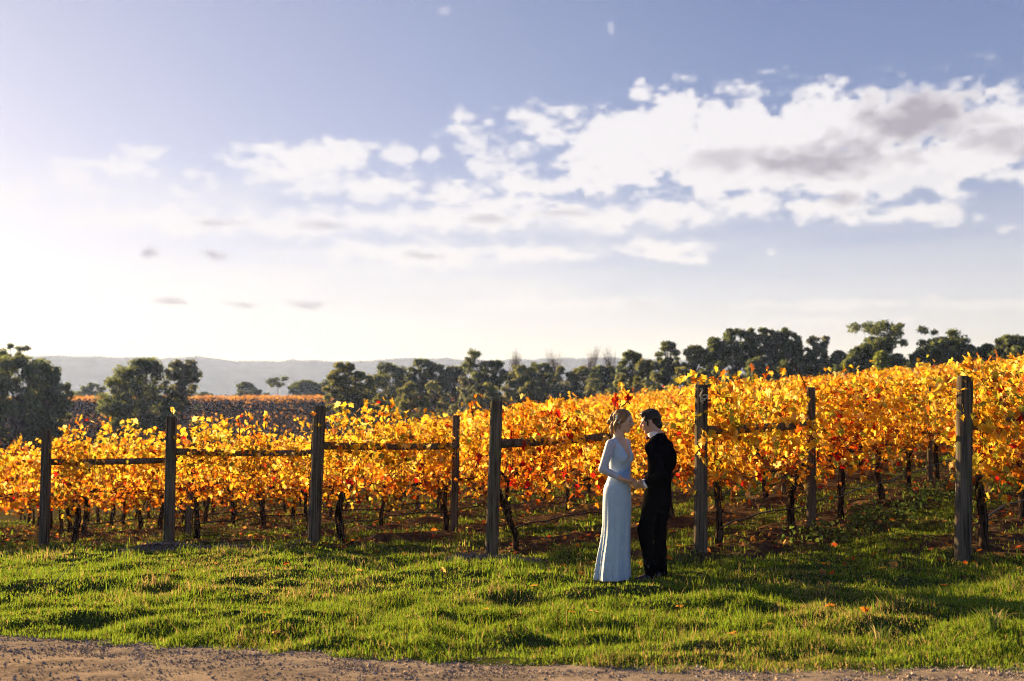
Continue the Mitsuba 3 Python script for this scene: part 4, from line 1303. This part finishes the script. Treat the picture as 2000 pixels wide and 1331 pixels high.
person = numbered('person')
place(person, 'body', bride_body, (-.25, -.33, .0), (.33, .3, 1.76), .008, 'm_skin', AT_B, skin_color((.56, .36, .27)))
tag(person, 'bride in a long white beaded dress facing the groom and holding his hands', 'person')

skirt = [(.0, -.036, .01, .168, .214), (.06, -.034, .01, .164, .209), (.235, -.022, .005, .15, .195), (.4, -.006, 0, .137, .181), (.55, .006, 0, .131, .174), (.72, .013, 0, .133, .176), (.86, .016, 0, .13, .176), (.94, .021, 0, .123, .167), (1.0, .031, 0, .103, .142), (1.05, .035, 0, .093, .121)]


def pleat(th, z):
    k = np.clip((.95 - z) / .9, 0, 1) ** 1.3
    return k * (.075 * np.cos(th * 9 + .8 * np.sin(th * 2 + 1) + z * .8) + .045 * np.cos(th * 17 + 1.3 - z * 1.6) + .022 * np.cos(th * 31 + .5))


def dress_sdf(P):
    t = [(z, cx, cy, ra + .004, rb + .004) for z, cx, cy, ra, rb in torso_b if z >= 1.0]
    d = column(P, t, FRB)
    d = smin(d, cone(P, bp(.0, .12, 1.375), bp(0, .06, 1.40), .05, .045), .02)
    d = smin(d, cone(P, bp(.0, -.12, 1.375), bp(0, -.06, 1.40), .05, .045), .02)
    d = smin(d, bp_bust(P), .03)
    d = smin(d, column(P, skirt, FRB, pleat), .02)
    # the train spreads to the back at the hem
    d = smin(d, column(P, [(.0, -.075, .03, .1, .12), (.1, -.06, .025, .08, .11), (.3, -.02, .01, .05, .09)], FRB, pleat), .05)
    # deep V neckline and open neck
    q = P - bp(0, 0, 0)
    a, b = q[:, 0] * FB[0] + q[:, 1] * FB[1], q[:, 0] * RB[0] + q[:, 1] * RB[1]
    w = np.clip((P[:, 2] - 1.165) * .36, -.03, .09)
    v = np.maximum(np.abs(b) - w, .012 - a)
    v = np.maximum(v, 1.16 - P[:, 2])
    d = smax(d, -v, .006)
    d = smax(d, -cone(P, bp(-.02, 0, 1.40), bp(0, 0, 1.6), .07, .08), .008)
    return d


def bp_bust(P):
    return np.minimum(ell(P, bp(.075, .062, 1.235), (.055, .055, .06)), ell(P, bp(.075, -.062, 1.235), (.055, .055, .06)))


dr_key = place(person, 'dress', dress_sdf, (-.3, -.26, -.012), (.27, .26, 1.47), .0092, 'm_cloth', AT_B, SHADED_DRESS, 'long white sheath dress with beading and a flared hem')
for s, e, w, sd in ((shR, elR, wrR, 0), (shL, elL, wrL, 1)):
    def sleeve(P, s=s, e=e, w=w):
        u = e + (w - e) * .80
        d = smin(cone(P, s, e, .051, .042), cone(P, e, u, .042, .031), .014)
        dw = (w - e) / np.linalg.norm(w - e)
        return smax(d, (P - u) @ dw, .004)
    place(person, 'sleeve', sleeve, np.minimum(np.minimum(s, e), w) - .07, np.maximum(np.maximum(s, e), w) + .07, .006, 'm_cloth', AT_B, SHEER, 'sheer lace sleeve')


def sash(P):
    t = [(z, cx, cy, ra + .011, rb + .011) for z, cx, cy, ra, rb in torso_b if z >= .86]
    d = column(P, t, FRB)
    q = P[:, 2] - 1.055 - .25 * (P[:, 0] - .04)
    d = d + .0035 * np.sin(q * 420 + P[:, 0] * 20)
    return smax(d, np.abs(q) - .05, .01)


place(dr_key, 'waistband', sash, (-.15, -.2, .94), (.22, .2, 1.2), .0065, 'm_cloth', AT_B, SASH, 'gathered pale blue waistband')


def bride_hair(P):
    Q, _ = head_frame(P, HC_B, FACE_B, TILT_B)
    wav = (meshkit.fbm(Q * np.array([30, 46, 17]), 3, 12) - .5) * .03
    d = ell(Q, (-.02, 0, .026), (.103, .086, .089)) + wav * .6
    cut = ell(Q, (.104, -.008, -.022), (.082, .07, .098))
    d = smax(d, -cut, .012)
    d = smax(d, -(Q[:, 2] + .06 + (Q[:, 0] + .02) * .6), .02)
    d = smin(d, ell(Q, (-.098, 0, -.015), (.056, .068, .066)) + wav * 1.4, .03)
    for (u0, v0, w0), (u1, v1, w1), r0, r1 in (((-.075, -.04, -.03), (-.092, -.05, -.15), .034, .014), ((-.1, .02, -.04), (-.118, .02, -.17), .034, .012), ((-.09, .055, -.03), (-.085, .06, -.14), .03, .012),
                                              ((-.04, -.075, -.01), (-.05, -.08, -.12), .022, .008), ((.01, -.08, .0), (-.005, -.08, -.085), .013, .006), ((-.11, -.03, .0), (-.15, -.02, -.06), .024, .01)):
        mu = ((u0 + u1) / 2 - .015, (v0 + v1) / 2, (w0 + w1) / 2)
        d = smin(d, np.minimum(cone(Q, (u0, v0, w0), mu, r0, (r0 + r1) / 2), cone(Q, mu, (u1, v1, w1), (r0 + r1) / 2, r1)) + wav, .014)
    return d


def hair_color(dark, light, sd):
    def fn(v):
        n = meshkit.fbm(v * np.array([70, 70, 22]), 3, sd)[:, None]
        return np.array(dark) * (1 - n) + np.array(light) * n
    return fn


place(person, 'hair', bride_hair, HC_B - .2, HC_B + .17, .0055, 'm_hair', AT_B, hair_color((.018, .009, .004), (.4, .22, .1), 15), 'loosely pinned-up wavy brown hair')


def head_part(root, name, c_head, face, tilt, u, r, color, at, bsdf='m_skin', label=None):
    _, (f2, l, u2) = head_frame(np.zeros((1, 3)), c_head, face, tilt)
    m = trimesh.creation.icosphere(subdivisions=2)
    p = m.vertices * r + np.array(u)
    v = p[:, :1] * f2 + p[:, 1:2] * l + p[:, 2:] * u2 + c_head + at
    key = part(root, name)
    scene[key] = ply((v, m.faces), bsdf, smooth=True, color=np.tile(color, (len(v), 1)))
    if label: labels[key] = {'label': label}


for s in (-1, 1):
    head_part(person, 'eye', HC_B, FACE_B, TILT_B, (.085, s * .031, -.003), (.0095, .015, .0055), (.02, .012, .01), AT_B)
    head_part(person, 'eyebrow', HC_B, FACE_B, TILT_B, (.0855, s * .034, .019), (.006, .019, .0028), (.06, .03, .018), AT_B)
head_part(person, 'lips', HC_B, FACE_B, TILT_B, (.096, 0, -.0615), (.0095, .023, .0105), (.42, .06, .06), AT_B)
comb = MB()
_, (f2, l2, u2) = head_frame(np.zeros((1, 3)), HC_B, FACE_B, TILT_B)
g = np.random.default_rng(44)
for i in range(9):
    m = trimesh.creation.icosphere(subdivisions=1)
    p = np.array([-.035 + .012 * math.cos(i * .7) + .004 * i - .02, -.086 + .01 * abs(i - 4) / 4, .0 + .03 * math.sin(i * .7 - .6)])
    c = p[0] * f2 + p[1] * l2 + p[2] * u2 + HC_B + AT_B
    comb.add(m.vertices * g.uniform(.007, .012) + c, m.faces, (.5, .68, .76))
ck = part(person, 'hair_comb')
scene[ck] = comb.shape('m_cloth', smooth=True)
labels[ck] = {'label': 'pale beaded hair comb'}

# ---- the groom
FG = np.array([-.80, .60]); RG = np.array([.60, .80]); FRG = (FG, RG)      # RG: his right, away from the camera
gx_, gy_ = 1.482, 10.42
AT_G = np.array([gx_, gy_, gz(gx_, gy_) - .012])
B2G = AT_B - AT_G
HC_G = np.array([-.035, .03, 1.632])
FACE_G, TILT_G = (-.97, .22), .2
torso_g = [(.76, .028, 0, .128, .178), (.86, .034, 0, .126, .18), (.98, .042, 0, .118, .168), (1.08, .052, 0, .115, .163), (1.2, .062, 0, .12, .168), (1.3, .064, 0, .12, .178), (1.38, .055, 0, .1, .175), (1.43, .05, 0, .088, .125), (1.475, .052, 0, .072, .085), (1.515, .05, 0, .064, .07)]


def gp(a, b, z, c=.052):
    return np.array([c + a * FG[0] + b * RG[0], a * FG[1] + b * RG[1], z])


slG, srG = gp(0, -.175, 1.365), gp(0, .175, 1.365)
elG, wlG = np.array([.035, -.265, 1.09]), np.array([-.15, -.235, .985])
erG, wrG = np.array([.06, .22, 1.09]), np.array([-.13, .0, .985])
HG = HAND + B2G
bones_gl = hand_bones(wlG, HG + [.0, -.005, -.012] - wlG, (-.15, .7, .55), 1.02, .75, -1)
bones_gr = hand_bones(wrG, HG + [0, .02, .0] - wrG, (-.2, -.8, .2), 1.02, .7, 1)


def groom_body(P):
    Q, _ = head_frame(P, HC_G, FACE_G, TILT_G)
    d = head_sdf(Q, 1)
    d = smin(d, cone(P, HC_G + [.035, -.015, -.06], (.045, 0, 1.43), .062, .066), .025)
    t = [(z, cx, cy, ra - .02, rb - .025) for z, cx, cy, ra, rb in torso_g]
    d = smin(d, column(P, t, FRG), .03)
    for s, e, w in ((slG, elG, wlG), (srG, erG, wrG)):
        d = smin(d, cone(P, s, e, .045, .038), .02)
        d = smin(d, cone(P, e, w, .04, .028), .012)
    h = np.minimum(bones_sdf(P, bones_gl, .008), bones_sdf(P, bones_gr, .008))
    d = smin(d, h, .008)
    for hp, kn, an in LEGS_G:
        d = smin(d, cone(P, hp, kn, .075, .05), .02)
        d = smin(d, cone(P, kn, an, .05, .035), .02)
    return d


LEGS_G = [(np.array([-.01, -.085, .9]), np.array([-.125, -.13, .53]), np.array([-.055, -.1, .09])), (np.array([.085, .08, .9]), np.array([.055, .07, .5]), np.array([.075, .1, .09]))]
groom = numbered('person')
place(groom, 'body', groom_body, (-.32, -.37, .03), (.31, .33, 1.76), .008, 'm_skin', AT_G, skin_color((.50, .31, .23)))
tag(groom, 'groom in a black suit seen from behind his shoulder, head bowed to the bride', 'person')


def jacket(P):
    d = column(P, torso_g, FRG, lambda th, z: .012 * np.cos(th * 5 + z * 9) * np.clip((1.2 - z) * 2, 0, 1))
    d = smin(d, cone(P, slG + [0, 0, .012], gp(0, -.05, 1.43), .055, .06), .03)
    d = smin(d, cone(P, srG + [0, 0, .012], gp(0, .05, 1.43), .055, .06), .03)
    d = smin(d, ell(P, gp(-.075, .09, 1.25), (.07, .09, .12)), .05)
    d = smin(d, ell(P, gp(-.075, -.09, 1.25), (.07, .09, .12)), .05)
    for s, e, w in ((slG, elG, wlG), (srG, erG, wrG)):
        u = e + (w - e) * .84
        sl = smin(cone(P, s, e, .066, .056), cone(P, e, u, .056, .043), .025)
        dw = (w - e) / np.linalg.norm(w - e)
        sl = smax(sl, (P - u) @ dw, .006)
        d = smin(d, sl, .018)
    vent = np.maximum(np.abs((P - gp(0, 0, 0)) @ np.array([RG[0], RG[1], 0])) - .004, np.maximum(((P - gp(0, 0, 0)) @ np.array([FG[0], FG[1], 0])) + .05, P[:, 2] - .94))
    d = smax(d, -vent, .004)
    q = np.array([FG[0], FG[1], 0])
    d = smax(d, -cone(P, gp(.03, 0, 1.46), gp(.07, 0, 1.6), .06, .09), .006)
    return d


jk = place(groom, 'jacket', jacket, (-.3, -.4, .73), (.34, .36, 1.53), .0105, 'm_suit', AT_G, SUIT, 'black suit jacket')


def trousers(P):
    d = np.full(len(P), 9.0)
    for hp, kn, an in LEGS_G:
        bend = (meshkit.noise(P * np.array([12, 12, 16]), 23) - .5) * .012
        d = smin(d, smin(cone(P, hp, kn, .094, .072), cone(P, kn, an + [0, 0, -.045], .072, .062), .02) + bend, .012)
    d = smin(d, column(P, [(.72, .03, 0, .11, .165), (.85, .034, 0, .11, .16), (1.0, .04, 0, .1, .15)], FRG), .04)
    return smax(d, .035 - P[:, 2], .006)


place(groom, 'trousers', trousers, (-.25, -.28, .02), (.25, .27, 1.02), .0105, 'm_suit', AT_G, SUIT, 'black suit trousers')
for (hp, kn, an), tdir in zip(LEGS_G, ((-.75, -.25), (-.6, -.5))):
    td = np.array([tdir[0], tdir[1], 0]); td /= np.linalg.norm(td)
    def shoe(P, an=an, td=td):
        h = np.array([an[0], an[1], .045])
        d = cone(P, h - td * .045, h + td * .05, .042, .042)
        d = smin(d, cone(P, h + td * .05 - [0, 0, .008], h + td * .17 - [0, 0, .02], .042, .028), .03)
        return smax(d, .008 - P[:, 2], .003)
    place(groom, 'shoe', shoe, np.array([an[0], an[1], 0]) - [.27, .27, .0], np.array([an[0], an[1], 0]) + [.27, .27, .12], .006, 'm_shoe', AT_G, None, 'polished black shoe')


def collar(P):
    a, b = np.array([.045, 0, 1.415]), HC_G + [.03, -.012, -.085]
    d = cone(P, a, b, .078, .075)
    d = smax(d, -cone(P, a - [0, 0, .1], b + [0, 0, .1], .072, .069), .003)
    ax = (b - a) / np.linalg.norm(b - a)
    t = (P - a) @ ax
    return smax(d, np.abs(t - .096) - .03, .004)


place(groom, 'shirt_collar', collar, (-.1, -.13, 1.38), (.17, .13, 1.6), .005, 'm_cloth', AT_G, SHIRT, 'white shirt collar')
for e, w in ((elG, wlG), (erG, wrG)):
    def cuff(P, e=e, w=w):
        d = cone(P, e, w, .043, .036)
        dw = (w - e) / np.linalg.norm(w - e)
        t = (P - e) @ dw / np.linalg.norm(w - e)
        return smax(d, np.maximum(.8 - t, t - .955) * .2, .004)
    place(groom, 'shirt_cuff', cuff, np.minimum(e, w) - .06, np.maximum(e, w) + .06, .005, 'm_cloth', AT_G, SHIRT, 'white shirt cuff')


def groom_hair(P):
    Q, _ = head_frame(P, HC_G, FACE_G, TILT_G)
    wav = (meshkit.fbm(Q * np.array([40, 40, 40]), 3, 18) - .5) * .016
    d = ell(Q, (-.016, 0, .04), (.104, .084, .094)) + wav
    d = smax(d, -ell(Q, (.115, 0, -.015), (.083, .1, .085)), .012)
    line = Q[:, 2] + .095 - np.clip(Q[:, 0] - .01, 0, 1) * .9 + np.clip(-.05 - Q[:, 0], 0, 1) * .3
    d = smax(d, -line, .012)
    for s in (-1, 1):
        d = smax(d, -ell(Q, (-.006, s * .085, -.012), (.026, .022, .034)), .006)
        d = smin(d, ell(Q, (.026, s * .072, -.015), (.009, .008, .03)) + wav * .3, .008)
    d = smin(d, smax(ell(Q, (-.066, 0, -.045), (.052, .064, .06)) + wav * .6, -(Q[:, 2] + .1 + wav), .01), .02)
    d = smin(d, ell(Q, (.045, 0, .098), (.045, .05, .022)) + wav, .03)
    return d


place(groom, 'hair', groom_hair, HC_G - .16, HC_G + .18, .0055, 'm_hair', AT_G, hair_color((.008, .006, .006), (.035, .024, .018), 19), 'short dark brown hair')
for s in (-1, 1):
    head_part(groom, 'eye', HC_G, FACE_G, TILT_G, (.0825, s * .031, -.003), (.0095, .0125, .0042), (.03, .018, .012), AT_G)
    head_part(groom, 'eyebrow', HC_G, FACE_G, TILT_G, (.0855, s * .034, .019), (.0065, .02, .0036), (.02, .014, .01), AT_G)
head_part(groom, 'lips', HC_G, FACE_G, TILT_G, (.0945, 0, -.0615), (.0075, .021, .0065), (.36, .13, .1), AT_G)


def bow(P):
    c = np.array([-.045, .045, 1.462])
    s = np.array([RG[0], RG[1], 0])
    d = smin(cone(P, c, c + s * .045, .009, .02), cone(P, c, c - s * .045, .009, .02), .004)
    return smin(d, ell(P, c, (.013, .013, .014)), .003)


place(groom, 'bow_tie', bow, (-.14, -.06, 1.41), (.06, .15, 1.51), .004, 'm_cloth', AT_G, fabric((.16, .02, .02), (.18, .025, .025)), 'dark red bow tie')
